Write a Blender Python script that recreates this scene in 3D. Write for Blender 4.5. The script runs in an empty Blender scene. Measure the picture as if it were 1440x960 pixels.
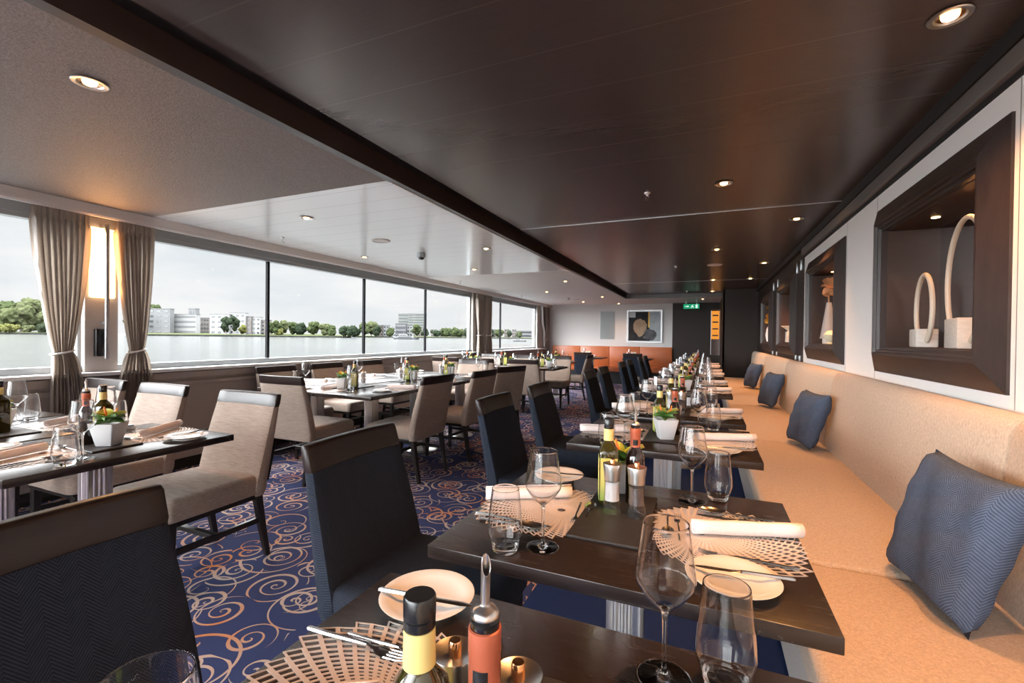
import bpy, bmesh, math, random
from math import sin, cos, pi, radians as RAD, sqrt, atan2
from mathutils import Vector, Matrix

random.seed(7)
SC = bpy.context.scene
COL = SC.collection

# ------------------------------------------------------------------ camera
H = 1.26
FPX = 639.3
YAW, PIT, ROL = RAD(23.17), RAD(0.536), RAD(0.64)
def cam_axes():
    cy, sy, cp, sp, cr, sr = cos(YAW), sin(YAW), cos(PIT), sin(PIT), cos(ROL), sin(ROL)
    right = Vector((cy, sy, 0)); fwd = Vector((-sy*cp, cy*cp, -sp)); up = right.cross(fwd)
    return cr*right + sr*up, -sr*right + cr*up, fwd
CR, CU, CF = cam_axes()
cam_d = bpy.data.cameras.new('camera'); cam = bpy.data.objects.new('camera', cam_d); COL.objects.link(cam)
cam_d.sensor_fit = 'HORIZONTAL'; cam_d.sensor_width = 36.0; cam_d.lens = 36.0*FPX/1440.0
cam_d.clip_start = 0.02; cam_d.clip_end = 3000
m = Matrix((CR, CU, -CF)).transposed().to_4x4(); m.translation = Vector((0, 0, H)); cam.matrix_world = m
SC.camera = cam
def far(px, py, d):            # a spot of the far bank, d metres away
    return Vector((0, 0, H)) + CR*((px-720)/FPX*d) - CU*((py-480)/FPX*d) + CF*d

# ------------------------------------------------------------------ view, world, lights
SC.view_settings.view_transform = 'Standard'
SC.view_settings.look = 'None'
SC.view_settings.exposure = 0.0
SC.view_settings.gamma = 1.0
SC.view_settings.use_curve_mapping = False
SC.cycles.use_denoising = True
SC.cycles.max_bounces = 14
SC.cycles.diffuse_bounces = 4
SC.cycles.glossy_bounces = 4
SC.cycles.transmission_bounces = 12
SC.cycles.transparent_max_bounces = 24
SC.cycles.caustics_reflective = True
SC.cycles.caustics_refractive = False
SC.cycles.sample_clamp_indirect = 6.0
SC.cycles.blur_glossy = 0.5

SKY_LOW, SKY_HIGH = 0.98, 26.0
GLOW_DIR, GLOW = (-0.64, -0.77, 0.06), 22.0        # sky brightening added low behind the camera, window side, to light the right wall
WARM = (1.0, 0.44, 0.14)
LAMP_W = 78.0
world = bpy.data.worlds.new('world'); SC.world = world; world.use_nodes = True
def build_world():
    nt = world.node_tree; N = nt.nodes; L = nt.links; N.clear()
    out = N.new('ShaderNodeOutputWorld'); bg = N.new('ShaderNodeBackground')
    tc = N.new('ShaderNodeTexCoord'); sep = N.new('ShaderNodeSeparateXYZ')
    L.new(tc.outputs['Generated'], sep.inputs[0])
    mp = N.new('ShaderNodeMapping'); mp.inputs['Scale'].default_value = (1, 1, 3.4)
    L.new(tc.outputs['Generated'], mp.inputs[0])
    nz = N.new('ShaderNodeTexNoise'); nz.inputs['Scale'].default_value = 3.2; nz.inputs['Detail'].default_value = 7
    nz.inputs['Roughness'].default_value = 0.55; L.new(mp.outputs[0], nz.inputs['Vector'])
    cr = N.new('ShaderNodeValToRGB'); cr.color_ramp.elements[0].position = 0.40; cr.color_ramp.elements[1].position = 0.62
    cr.color_ramp.elements[0].color = (0.84, 0.885, 0.92, 1); cr.color_ramp.elements[1].color = (1.0, 1.0, 1.0, 1)
    L.new(nz.outputs['Fac'], cr.inputs[0]); L.new(cr.outputs[0], bg.inputs['Color'])
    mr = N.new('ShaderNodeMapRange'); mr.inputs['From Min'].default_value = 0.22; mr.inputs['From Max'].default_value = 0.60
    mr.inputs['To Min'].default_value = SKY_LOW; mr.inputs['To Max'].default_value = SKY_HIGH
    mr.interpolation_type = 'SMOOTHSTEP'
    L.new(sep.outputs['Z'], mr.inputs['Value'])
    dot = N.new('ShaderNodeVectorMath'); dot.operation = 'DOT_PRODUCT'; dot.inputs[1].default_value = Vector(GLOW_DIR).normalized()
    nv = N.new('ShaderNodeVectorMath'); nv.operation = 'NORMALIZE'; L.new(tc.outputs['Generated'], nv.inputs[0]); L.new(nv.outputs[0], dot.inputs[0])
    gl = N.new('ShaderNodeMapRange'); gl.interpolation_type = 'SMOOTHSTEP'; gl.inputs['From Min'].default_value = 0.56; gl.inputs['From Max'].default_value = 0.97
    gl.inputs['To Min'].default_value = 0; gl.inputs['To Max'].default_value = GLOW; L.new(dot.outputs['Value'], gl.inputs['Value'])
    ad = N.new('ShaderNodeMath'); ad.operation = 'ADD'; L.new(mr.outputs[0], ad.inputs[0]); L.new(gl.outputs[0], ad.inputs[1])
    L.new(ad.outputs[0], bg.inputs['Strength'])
    L.new(bg.outputs[0], out.inputs[0])
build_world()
# ------------------------------------------------------------------ small helpers
def tag(o, label=None, cat=None, group=None, kind=None):
    if label: o['label'] = label
    if cat: o['category'] = cat
    if group: o['group'] = group
    if kind: o['kind'] = kind
    return o
def obj(name, bm, mat, parent=None, smooth=True, ang=35, loc=None, rotz=None):
    me = bpy.data.meshes.new(name); bmesh.ops.recalc_face_normals(bm, faces=bm.faces) ; bm.to_mesh(me); bm.free()
    mats = mat if isinstance(mat, (list, tuple)) else [mat]
    for x in mats: me.materials.append(x)
    if smooth:
        me.shade_smooth(); me.set_sharp_from_angle(angle=RAD(ang))
    o = bpy.data.objects.new(name, me); COL.objects.link(o)
    if parent is not None: o.parent = parent
    if loc is not None: o.location = loc
    if rotz is not None: o.rotation_euler[2] = rotz
    return o
def empty(name, loc=(0, 0, 0), rz=0.0, label=None, cat=None, group=None):
    o = bpy.data.objects.new(name, None); COL.objects.link(o); o.location = loc; o.rotation_euler[2] = rz
    o.empty_display_size = 0.05
    return tag(o, label, cat, group)
def struct(name, bm, mat, smooth=False, **k):
    return tag(obj(name, bm, mat, smooth=smooth, **k), kind='structure')
KIDS = {}
def copy_tree(o, parent=None):
    c = o.copy(); COL.objects.link(c)
    if parent is not None: c.parent = parent
    for ch in o.children: copy_tree(ch, c)
    return c
def place(proto, loc, rz=0.0, label=None, group=None, cat=None, used=set()):
    o = proto
    if proto.name in used: o = copy_tree(proto)
    else: used.add(proto.name)
    o.location = loc; o.rotation_euler[2] = rz
    for k in ('label', 'group'):
        if k in o: del o[k]
    return tag(o, label, cat, group)

def BM(): return bmesh.new()
def box(bm, lo, hi, bev=0.0, seg=2, mi=0, M=None):
    t = bmesh.new(); bmesh.ops.create_cube(t, size=1.0)
    lo = Vector(lo); hi = Vector(hi)
    for v in t.verts: v.co = Vector((lo[i] + (v.co[i]+0.5)*(hi[i]-lo[i]) for i in range(3)))
    if bev > 0: bmesh.ops.bevel(t, geom=t.edges[:] , offset=bev, segments=seg, profile=0.5, affect='EDGES')
    merge(bm, t, mi, M)
def merge(bm, t, mi=0, M=None):
    vs = {}
    for v in t.verts: vs[v.index if False else v] = bm.verts.new((M @ v.co) if M is not None else v.co)
    for f in t.faces:
        try:
            g = bm.faces.new([vs[v] for v in f.verts]); g.material_index = mi
        except ValueError: pass
    t.free()
def lathe(bm, prof, seg=32, c=(0, 0, 0), mi=0, closed=False):
    rows = []
    for r, z in prof:
        if r < 1e-6: rows.append([bm.verts.new((c[0], c[1], c[2]+z))])
        else: rows.append([bm.verts.new((c[0]+r*cos(2*pi*k/seg), c[1]+r*sin(2*pi*k/seg), c[2]+z)) for k in range(seg)])
    pairs = list(zip(rows, rows[1:]))
    if closed: pairs.append((rows[-1], rows[0]))
    for a, b in pairs:
        for k in range(seg):
            k2 = (k+1) % seg
            q = [a[k % len(a)], a[k2 % len(a)], b[k2 % len(b)], b[k % len(b)]]
            u = []
            for v in q:
                if v not in u: u.append(v)
            if len(u) > 2:
                f = bm.faces.new(u); f.material_index = mi
def loft(bm, rings, cap=True, mi=0, close=True):
    R = [[bm.verts.new(p) for p in r] for r in rings]
    n = len(R[0])
    for a, b in zip(R, R[1:]):
        for k in range(n if close else n-1):
            f = bm.faces.new([a[k], a[(k+1) % n], b[(k+1) % n], b[k]]); f.material_index = mi
    if cap:
        for r in (R[0][::-1], R[-1]):
            f = bm.faces.new(r); f.material_index = mi
def tube(bm, pts, r, seg=8, mi=0, cap=True, closed=False):
    P = [Vector(p) for p in pts]; n = len(P); rings = []
    ext = [max(p[k] for p in P)-min(p[k] for p in P) for k in range(3)]; ref = Vector((1, 0, 0)) if ext[0] < 0.2*max(ext) and ext[1] > 0.2*max(ext) else None
    up = Vector((0, 0, 1))
    for i, p in enumerate(P):
        a = P[i-1] if (i > 0 or closed) else P[i]; b = P[(i+1) % n] if (i < n-1 or closed) else P[i]
        t = (b-a).normalized()
        u = ref if ref is not None and abs(t.dot(ref)) < 0.95 else (up if abs(t.dot(up)) < 0.95 else Vector((1, 0, 0)))
        x = t.cross(u).normalized(); y = x.cross(t)
        rr = r[i] if isinstance(r, (list, tuple)) else r
        rings.append([p + x*rr*cos(2*pi*k/seg) + y*rr*sin(2*pi*k/seg) for k in range(seg)])
    if closed: rings.append(rings[0])
    loft(bm, rings, cap=cap and not closed, mi=mi)
def prism(bm, poly, z0, z1, mi=0, M=None):
    t = bmesh.new()
    a = [t.verts.new((x, y, z0)) for x, y in poly]; b = [t.verts.new((x, y, z1)) for x, y in poly]
    t.faces.new(a[::-1]); t.faces.new(b); n = len(poly)
    for k in range(n): t.faces.new([a[k], a[(k+1) % n], b[(k+1) % n], b[k]])
    merge(bm, t, mi, M)
def rrect(w, h, r, n=4):       # rounded rectangle outline, half sizes w,h
    r = min(r, w*0.999, h*0.999); out = []
    for cx, cy, a0 in ((w-r, h-r, 0), (-w+r, h-r, 90), (-w+r, -h+r, 180), (w-r, -h+r, 270)):
        for k in range(n+1):
            a = RAD(a0 + 90*k/n); out.append((cx+r*cos(a), cy+r*sin(a)))
    return out

# ------------------------------------------------------------------ materials
def mat(name, col=(0.5, 0.5, 0.5), rough=0.5, metal=0.0, **kw):
    m = bpy.data.materials.new(name); m.use_nodes = True
    b = m.node_tree.nodes['Principled BSDF']
    b.inputs['Base Color'].default_value = (*col, 1); b.inputs['Roughness'].default_value = rough; b.inputs['Metallic'].default_value = metal
    for k, v in kw.items():
        b.inputs[{'spec': 'Specular IOR Level', 'trans': 'Transmission Weight', 'ior': 'IOR', 'coat': 'Coat Weight', 'sheen': 'Sheen Weight', 'alpha': 'Alpha', 'sss': 'Subsurface Weight', 'crough': 'Coat Roughness'}[k]].default_value = v
    return m
class G:                       # tiny node-graph writer
    def __init__(s, m):
        s.m = m; s.nt = m.node_tree; s.N = s.nt.nodes; s.L = s.nt.links
        s.b = s.N.get('Principled BSDF')
    def n(s, t, **k):
        x = s.N.new(t)
        for a, v in k.items(): setattr(x, a, v)
        return x
    def put(s, sock, v):
        if hasattr(v, 'is_output'): s.L.new(v, sock)
        else: sock.default_value = v
    def math(s, op, a, b=None, c=None, clamp=False):
        x = s.n('ShaderNodeMath', operation=op, use_clamp=clamp); s.put(x.inputs[0], a)
        if b is not None: s.put(x.inputs[1], b)
        if c is not None: s.put(x.inputs[2], c)
        return x.outputs[0]
    def vmath(s, op, a, b=None):
        x = s.n('ShaderNodeVectorMath', operation=op); s.put(x.inputs[0], a)
        if b is not None: s.put(x.inputs[1], b)
        return x.outputs['Value'] if op in ('LENGTH', 'DOT_PRODUCT') else x.outputs[0]
    def coord(s, scale=(1, 1, 1), rot=(0, 0, 0), kind='Object'):
        tc = s.n('ShaderNodeTexCoord'); mp = s.n('ShaderNodeMapping')
        mp.inputs['Scale'].default_value = scale; mp.inputs['Rotation'].default_value = rot
        s.L.new(tc.outputs[kind], mp.inputs[0]); return mp.outputs[0]
    def xyz(s, v):
        x = s.n('ShaderNodeSeparateXYZ'); s.put(x.inputs[0], v); return x.outputs
    def noise(s, v, scale=5, det=3, rough=0.5, out='Fac'):
        x = s.n('ShaderNodeTexNoise'); x.inputs['Scale'].default_value = scale; x.inputs['Detail'].default_value = det
        x.inputs['Roughness'].default_value = rough; s.put(x.inputs['Vector'], v); return x.outputs[out]
    def mix(s, f, a, b):
        x = s.n('ShaderNodeMix', data_type='RGBA'); s.put(x.inputs[0], f)
        for i, v in ((6, a), (7, b)):
            if isinstance(v, tuple) and len(v) == 3: v = (*v, 1)
            s.put(x.inputs[i], v)
        return x.outputs[2]
    def ramp(s, f, stops):
        x = s.n('ShaderNodeValToRGB'); e = x.color_ramp.elements
        while len(e) < len(stops): e.new(0.5)
        for i, (p, c) in enumerate(stops): e[i].position = p; e[i].color = (*c, 1)
        s.put(x.inputs[0], f); return x.outputs[0]
    def bump(s, h, strength=0.3, dist=0.01):
        x = s.n('ShaderNodeBump'); x.inputs['Strength'].default_value = strength; x.inputs['Distance'].default_value = dist
        s.put(x.inputs['Height'], h); s.L.new(x.outputs[0], s.b.inputs['Normal'])
    def col(s, v): s.put(s.b.inputs['Base Color'], v)

def wood(name, c1, c2, rough=0.35, scale=(1, 14, 1), spec=0.5, coat=0.0):
    m = mat(name, c1, rough, spec=spec, coat=coat); g = G(m); v = g.coord(scale)
    n = g.noise(v, 9, 5, 0.65); g.col(g.mix(g.math('MULTIPLY_ADD', n, 1.6, -0.3, True), c1, c2))
    g.put(g.b.inputs['Roughness'], g.math('MULTIPLY_ADD', n, 0.15, rough-0.07))
    return m
def fabric(name, c1, c2, scale=900, rough=0.9, line=None, bump=0.35):
    m = mat(name, c1, rough, spec=0.25, sheen=0.15); g = G(m)
    v = g.coord(line or (1, 1, 1)); n = g.noise(v, scale/10, 3, 0.7)
    g.col(g.mix(g.math('MULTIPLY_ADD', n, 2.4, -0.7, True), c1, c2)); g.bump(n, bump, 0.003); return m
def herringbone(name, c1, c2, ax=('y', 'z'), w=0.030, f=860.0, rough=0.85):
    m = mat(name, c1, rough, spec=0.15); g = G(m)
    o = g.xyz(g.coord()); d = {'x': o[0], 'y': o[1], 'z': o[2]}
    u, v = d[ax[0]], d[ax[1]]
    tri = g.math('PINGPONG', u, w)
    s = g.math('SINE', g.math('MULTIPLY', g.math('ADD', v, g.math('MULTIPLY', tri, 1.15)), f))
    n = g.noise(g.coord(), 60, 2)
    k = g.math('ADD', g.math('MULTIPLY_ADD', s, 0.38, 0.5), g.math('MULTIPLY_ADD', n, 0.4, -0.2), clamp=True)
    g.col(g.mix(k, c1, c2)); g.bump(s, 0.3, 0.002); return m

M = {}
M['table'] = wood('dark table wood', (0.020, 0.013, 0.010), (0.027, 0.018, 0.014), 0.25, (1, 12, 1))
M['table_y'] = wood('dark table wood lengthwise', (0.020, 0.013, 0.010), (0.027, 0.018, 0.014), 0.25, (12, 1, 1))
M['rail'] = wood('chair rail wood', (0.014, 0.008, 0.007), (0.024, 0.014, 0.012), 0.36, (1, 2, 12), spec=0.35)
M['leg'] = mat('black stained wood', (0.012, 0.010, 0.009), 0.35)
M['beige'] = fabric('beige chair weave', (0.25, 0.19, 0.155), (0.40, 0.315, 0.26), 500, line=(1, 0.25, 4))
M['blue'] = herringbone('blue chair herringbone', (0.009, 0.012, 0.019), (0.030, 0.037, 0.055))
M['bench'] = fabric('sand bench weave', (0.40, 0.30, 0.22), (0.60, 0.47, 0.36), 1500, line=(1, 1, 0.5), bump=0.5)
M['cushion'] = herringbone('slate blue cushion herringbone', (0.028, 0.044, 0.075), (0.105, 0.138, 0.205), ('x', 'y'), 0.03, 700)
M['steel'] = mat('brushed steel', (0.62, 0.60, 0.58), 0.28, 1.0)
M['shiny'] = mat('polished steel', (0.52, 0.50, 0.48), 0.20, 1.0)
M['alu'] = mat('satin aluminium', (0.45, 0.45, 0.46), 0.35, 0.9)
M['black'] = mat('black plastic', (0.008, 0.008, 0.009), 0.25)
M['white'] = mat('white china', (0.82, 0.79, 0.76), 0.12, coat=0.5)
M['pot'] = mat('white ceramic pot', (0.74, 0.74, 0.75), 0.3)
M['napkin'] = fabric('pale pink napkin cloth', (0.80, 0.70, 0.67), (0.87, 0.79, 0.77), 1600, bump=0.15)
M['slate'] = mat('slate', (0.022, 0.020, 0.020), 0.5); g = G(M['slate']); g.bump(g.noise(g.coord(), 30, 6), 0.5, 0.004)
M['mat'] = mat('rose gold openwork vinyl', (0.78, 0.68, 0.62), 0.38, 0.35)
M['leaf'] = mat('glossy leaf', (0.07, 0.16, 0.03), 0.35)
M['flower'] = mat('anthurium flower', (0.55, 0.55, 0.10), 0.3); g = G(M['flower'])
o_ = g.xyz(g.coord()); g.col(g.ramp(g.math('MULTIPLY_ADD', o_[0], 9, 0.25, True), [(0.0, (0.20, 0.34, 0.04)), (0.6, (0.50, 0.56, 0.10)), (1.0, (0.55, 0.40, 0.14))]))
M['spadix'] = mat('orange spadix', (0.8, 0.22, 0.03), 0.4)
M['oil'] = mat('olive oil bottle glass', (0.055, 0.045, 0.006), 0.06, trans=0.35, coat=0.6)
M['vinegar'] = mat('dark vinegar bottle glass', (0.012, 0.006, 0.004), 0.05, coat=0.8)
M['yellow'] = mat('yellow foil', (0.72, 0.58, 0.22), 0.4)
M['yellow_label'] = mat('yellow green label', (0.62, 0.58, 0.14), 0.55); g = G(M['yellow_label'])
o_ = g.xyz(g.coord()); g.col(g.ramp(g.math('MULTIPLY', o_[2], 6.5), [(0.0, (0.20, 0.38, 0.05)), (0.32, (0.62, 0.60, 0.16)), (0.8, (0.70, 0.62, 0.18)), (1.0, (0.45, 0.5, 0.1))]))
M['red'] = mat('copper red foil', (0.50, 0.13, 0.07), 0.35, 0.3)
M['salt'] = mat('white salt', (0.85, 0.80, 0.78), 0.8)
M['pepper'] = mat('peppercorns', (0.10, 0.06, 0.05), 0.7); g = G(M['pepper']); g.bump(g.noise(g.coord(), 200, 2), 0.6, 0.004)
M['gold'] = mat('copper knob', (0.80, 0.42, 0.20), 0.2, 1.0)
M['darkbrown'] = wood('wenge panel', (0.016, 0.010, 0.008), (0.030, 0.019, 0.015), 0.50, (12, 12, 1), spec=0.25)
M['frame'] = wood('wenge frame', (0.022, 0.014, 0.012), (0.042, 0.026, 0.022), 0.33, (12, 1, 1))
M['niche'] = wood('warm dark niche lining', (0.030, 0.012, 0.006), (0.050, 0.021, 0.012), 0.45, (1, 1, 10))
M['mirror'] = mat('tinted mirror', (0.55, 0.50, 0.48), 0.03, 1.0)
M['creamwall'] = mat('cream wall panel', (0.85, 0.83, 0.81), 0.55); g = G(M['creamwall']); g.bump(g.noise(g.coord((1, 6, 1)), 90, 2), 0.06, 0.002)
M['wallbrown'] = mat('taupe wall lining', (0.36, 0.30, 0.27), 0.6)
M['sill'] = mat('white sill', (0.78, 0.77, 0.76), 0.3)
M['winframe'] = mat('grey window frame', (0.32, 0.34, 0.35), 0.35, 0.3)
M['mull'] = mat('black mullion', (0.008, 0.008, 0.009), 0.8, spec=0.1)
M['pelmet'] = mat('pelmet paint', (0.60, 0.555, 0.53), 0.45)
M['texceil'] = mat('taupe embossed vinyl', (0.22, 0.18, 0.165), 0.6); g = G(M['texceil']); n_ = g.noise(g.coord(), 130, 3, 0.6); g.bump(n_, 0.8, 0.006); g.col(g.mix(g.math('MULTIPLY_ADD', n_, 3.0, -1.0, True), (0.165, 0.135, 0.122), (0.27, 0.225, 0.205)))
M['farceil'] = mat('matt white ceiling', (0.74, 0.72, 0.70), 0.6)
M['black_gap'] = mat('matt black', (0.006, 0.005, 0.005), 0.7)
M['orange'] = wood('orange leather', (0.36, 0.085, 0.02), (0.42, 0.11, 0.03), 0.4, (1, 1, 1))
M['travertine'] = mat('travertine', (0.66, 0.58, 0.50), 0.6); g = G(M['travertine'])
g.col(g.mix(g.noise(g.coord((1, 1, 4)), 30, 5), (0.50, 0.42, 0.35), (0.78, 0.71, 0.64)))
M['hoop'] = mat('pale wooden hoop', (0.70, 0.58, 0.46), 0.45)
M['petal'] = mat('dried petal', (0.55, 0.26, 0.12), 0.6)
M['shell'] = mat('pale shell', (0.70, 0.68, 0.50), 0.4)
M['navy'] = mat('navy', (0.02, 0.03, 0.08), 0.9)

def board_mat(name, c1, c2, rough, pitch, dark, ax=1, spec=0.5, off=0.0, metal=0.0):   # ceiling boards with thin joints
    m = mat(name, c1, rough, metal, spec=spec); g = G(m); o = g.xyz(g.coord())
    n = g.noise(g.coord((1.0, 22, 1) if ax == 1 else (22, 1, 1)), 7, 4, 0.6)
    base = g.mix(n, c1, c2)
    fr = g.math('FRACT', g.math('DIVIDE', g.math('ADD', o[ax], 50+off), pitch))
    jt = g.math('LESS_THAN', fr, 0.022)
    g.col(g.mix(jt, base, dark)); return m
M['ceil_white'] = board_mat('glossy white ceiling boards', (0.86, 0.875, 0.88), (0.90, 0.91, 0.915), 0.20, 0.245, (0.60, 0.60, 0.61), metal=0.15, spec=0.9)
M['ceil_dark'] = board_mat('dark laminate ceiling boards', (0.052, 0.041, 0.037), (0.070, 0.055, 0.050), 0.27, 0.30, (0.080, 0.064, 0.059), spec=0.6)

def thin_glass(name, tint=(1, 1, 1), ior=1.45, boost=0.0, rough=0.0):
    m = bpy.data.materials.new(name); m.use_nodes = True; g = G(m); g.N.clear()
    out = g.n('ShaderNodeOutputMaterial'); tr = g.n('ShaderNodeBsdfTransparent'); gl = g.n('ShaderNodeBsdfGlossy')
    tr.inputs['Color'].default_value = (*tint, 1); gl.inputs['Roughness'].default_value = rough
    lw = g.n('ShaderNodeLayerWeight'); f0 = ((ior-1)/(ior+1))**2
    f = g.math('MULTIPLY_ADD', g.math('POWER', lw.outputs['Facing'], 4.0), (1-f0)*0.8, f0+boost, True)
    mx = g.n('ShaderNodeMixShader'); g.L.new(f, mx.inputs[0]); g.L.new(tr.outputs[0], mx.inputs[1]); g.L.new(gl.outputs[0], mx.inputs[2])
    g.L.new(mx.outputs[0], out.inputs[0]); return m
M['pane'] = thin_glass('window pane', (0.97, 0.98, 0.98), 1.3)

M['glass'] = mat('drinking glass', (1, 1, 1), 0.0, trans=1.0, ior=1.42)
M['glassthin'] = thin_glass('thin drinking glass', (0.96, 0.97, 0.98), 1.6, 0.02, 0.02)

def emis(name, col, s):
    m = bpy.data.materials.new(name); m.use_nodes = True; g = G(m); g.N.clear()
    e = g.n('ShaderNodeEmission'); e.inputs[0].default_value = (*col, 1); e.inputs[1].default_value = s
    o = g.n('ShaderNodeOutputMaterial'); g.L.new(e.outputs[0], o.inputs[0]); return m
M['bulb'] = emis('lit halogen', (1.0, 0.58, 0.25), 16.0)
M['walllamp'] = emis('lit wall lamp diffuser', (1.0, 0.60, 0.27), 5.5)
M['exitgreen'] = emis('lit green sign', (0.02, 0.42, 0.20), 0.8)
M['exitwhite'] = emis('lit white pictogram', (0.75, 1.0, 0.85), 1.0)
M['amber'] = emis('amber lit shelf', (1.0, 0.36, 0.05), 0.9)

def carpet():
    m = mat('swirl carpet', (0.03, 0.04, 0.1), 0.95, spec=0.1); g = G(m)
    o = g.coord(); nz = g.n('ShaderNodeTexNoise'); nz.inputs['Scale'].default_value = 2.5; g.L.new(o, nz.inputs['Vector'])
    xs = g.xyz(o)
    def layer(scale, seed, turns, R, wd):
        v = g.n('ShaderNodeTexVoronoi', voronoi_dimensions='2D'); v.inputs['Scale'].default_value = scale; v.inputs['Randomness'].default_value = 0.62
        sh = g.vmath('ADD', o, (seed, seed*0.7, 0)); g.L.new(sh, v.inputs['Vector'])
        d = g.vmath('SUBTRACT', sh, v.outputs['Position']); c = g.xyz(d)
        r = g.math('SQRT', g.math('ADD', g.math('MULTIPLY', c[0], c[0]), g.math('MULTIPLY', c[1], c[1])))
        rnd = g.xyz(v.outputs['Color'])
        sgn = g.math('SUBTRACT', g.math('MULTIPLY', g.math('GREATER_THAN', rnd[0], 0.5), 2.0), 1.0)
        th = g.math('MULTIPLY', g.math('DIVIDE', g.math('ARCTAN2', c[1], c[0]), 2*pi), sgn)
        ph = g.math('ADD', g.math('SUBTRACT', g.math('MULTIPLY', g.math('POWER', g.math('DIVIDE', r, R), 0.8), turns), th), rnd[1])
        fr = g.math('FRACT', ph)
        tri = g.math('ABSOLUTE', g.math('SUBTRACT', fr, 0.5))
        width = g.math('MULTIPLY_ADD', g.math('SINE', g.math('MULTIPLY', g.math('ADD', th, rnd[2]), 2*pi)), wd*0.45, wd)
        line = g.math('LESS_THAN', tri, g.math('MULTIPLY', width, 1.0))
        inside = g.math('LESS_THAN', r, g.math('MULTIPLY', R, g.math('MULTIPLY_ADD', rnd[2], 0.35, 0.70)))
        return g.math('MULTIPLY', line, inside), rnd
    l1, r1 = layer(3.9, 0.0, 3.0, 0.150, 0.105)
    l2, r2 = layer(2.6, 7.31, 1.9, 0.24, 0.035)
    l3, r3 = layer(4.6, 3.77, 2.2, 0.10, 0.12)
    l3 = g.math('MULTIPLY', l3, g.math('GREATER_THAN', r3[1], 0.55))
    ln = g.math('MAXIMUM', l1, g.math('MAXIMUM', l2, l3))
    n = g.noise(o, 3.4, 2)
    lc = g.mix(g.math('MULTIPLY_ADD', n, 5.0, -2.3, True), (0.52, 0.40, 0.33), (0.62, 0.22, 0.07))
    fine = g.noise(o, 260, 2)
    nav = g.mix(fine, (0.023, 0.031, 0.085), (0.048, 0.058, 0.135))
    plain = g.mix(fine, (0.012, 0.025, 0.085), (0.022, 0.040, 0.12))
    pat = g.mix(ln, nav, g.mix(fine, lc, g.mix(0.5, lc, (0.2, 0.12, 0.1))))
    g.col(g.mix(g.math('GREATER_THAN', xs[0], -0.78), pat, plain)); g.bump(g.noise(o, 320, 3), 0.5, 0.006)
    return m
M['carpet'] = carpet()

def curtain_mat():
    m = mat('striped taupe curtain', (0.42, 0.35, 0.30), 0.7, sheen=0.3); g = G(m); o = g.xyz(g.coord())
    s = g.math('SINE', g.math('MULTIPLY', o[2], 420.0)); n = g.noise(g.coord((1, 1, 0.2)), 30, 3)
    g.col(g.mix(g.math('ADD', g.math('MULTIPLY_ADD', s, 0.22, 0.3), n, clamp=True), (0.20, 0.155, 0.13), (0.38, 0.32, 0.28)))
    tl = g.n('ShaderNodeBsdfTranslucent'); tl.inputs[0].default_value = (0.55, 0.45, 0.36, 1)
    mx = g.n('ShaderNodeMixShader'); mx.inputs[0].default_value = 0.22
    out = g.N['Material Output']; g.L.new(g.b.outputs[0], mx.inputs[1]); g.L.new(tl.outputs[0], mx.inputs[2]); g.L.new(mx.outputs[0], out.inputs[0])
    return m
M['curtain'] = curtain_mat()

# ================================================================== THE ROOM
XR, XL, YB, YN = 0.97, -4.52, 13.30, -2.6       # right wall, left wall, back wall, wall behind the camera
ZC = 2.25
b = BM(); box(b, (XL-0.2, YN, -0.05), (XR+0.3, YB+0.1, 0.0)); struct('floor', b, M['carpet'])
# ceiling: embossed part, glossy boards, matt far part, dark recessed field
b = BM(); box(b, (-4.36, YN, ZC), (-1.86, 2.36, ZC+0.04)); struct('ceiling', b, M['texceil'])
b = BM(); box(b, (-4.36, 2.36, ZC), (-1.86, 6.46, ZC+0.04)); struct('ceiling', b, M['ceil_white'])
b = BM(); box(b, (-4.70, 6.46, ZC-0.004), (-1.86, YB, ZC+0.04)); box(b, (-1.86, 11.35, ZC-0.004), (XR, YB, ZC+0.04)); struct('ceiling', b, M['farceil'])
ZD = ZC+0.07
b = BM()
box(b, (-1.70, YN, ZD), (XR, 4.145, ZD+0.03)); box(b, (-1.70, 4.155, ZD-0.003), (XR, 8.90, ZD+0.03)); box(b, (-1.70, 8.91, ZD), (XR, 11.30, ZD+0.03))
struct('ceiling', b, M['ceil_dark'])
b = BM(); box(b, (-1.87, YN, ZC-0.012), (-1.815, 11.40, ZC+0.14)); box(b, (-1.87, 11.345, ZC-0.012), (XR, 11.40, ZC+0.14)); struct('trim_1', b, M['frame'])
b = BM(); box(b, (-1.868, 2.36, ZC-0.016), (-1.858, 11.40, ZC+0.01)); struct('trim_2', b, M['sill'])
b = BM(); box(b, (-1.815, YN, ZC+0.10), (-1.60, 11.345, ZC+0.14)); struct('trim_3', b, M['black_gap'])
for y in (4.15, 8.905):
    b = BM(); box(b, (-1.70, y-0.004, ZD-0.004), (XR-0.03, y+0.004, ZD+0.02)); struct('trim_4', b, M['alu'])
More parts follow.
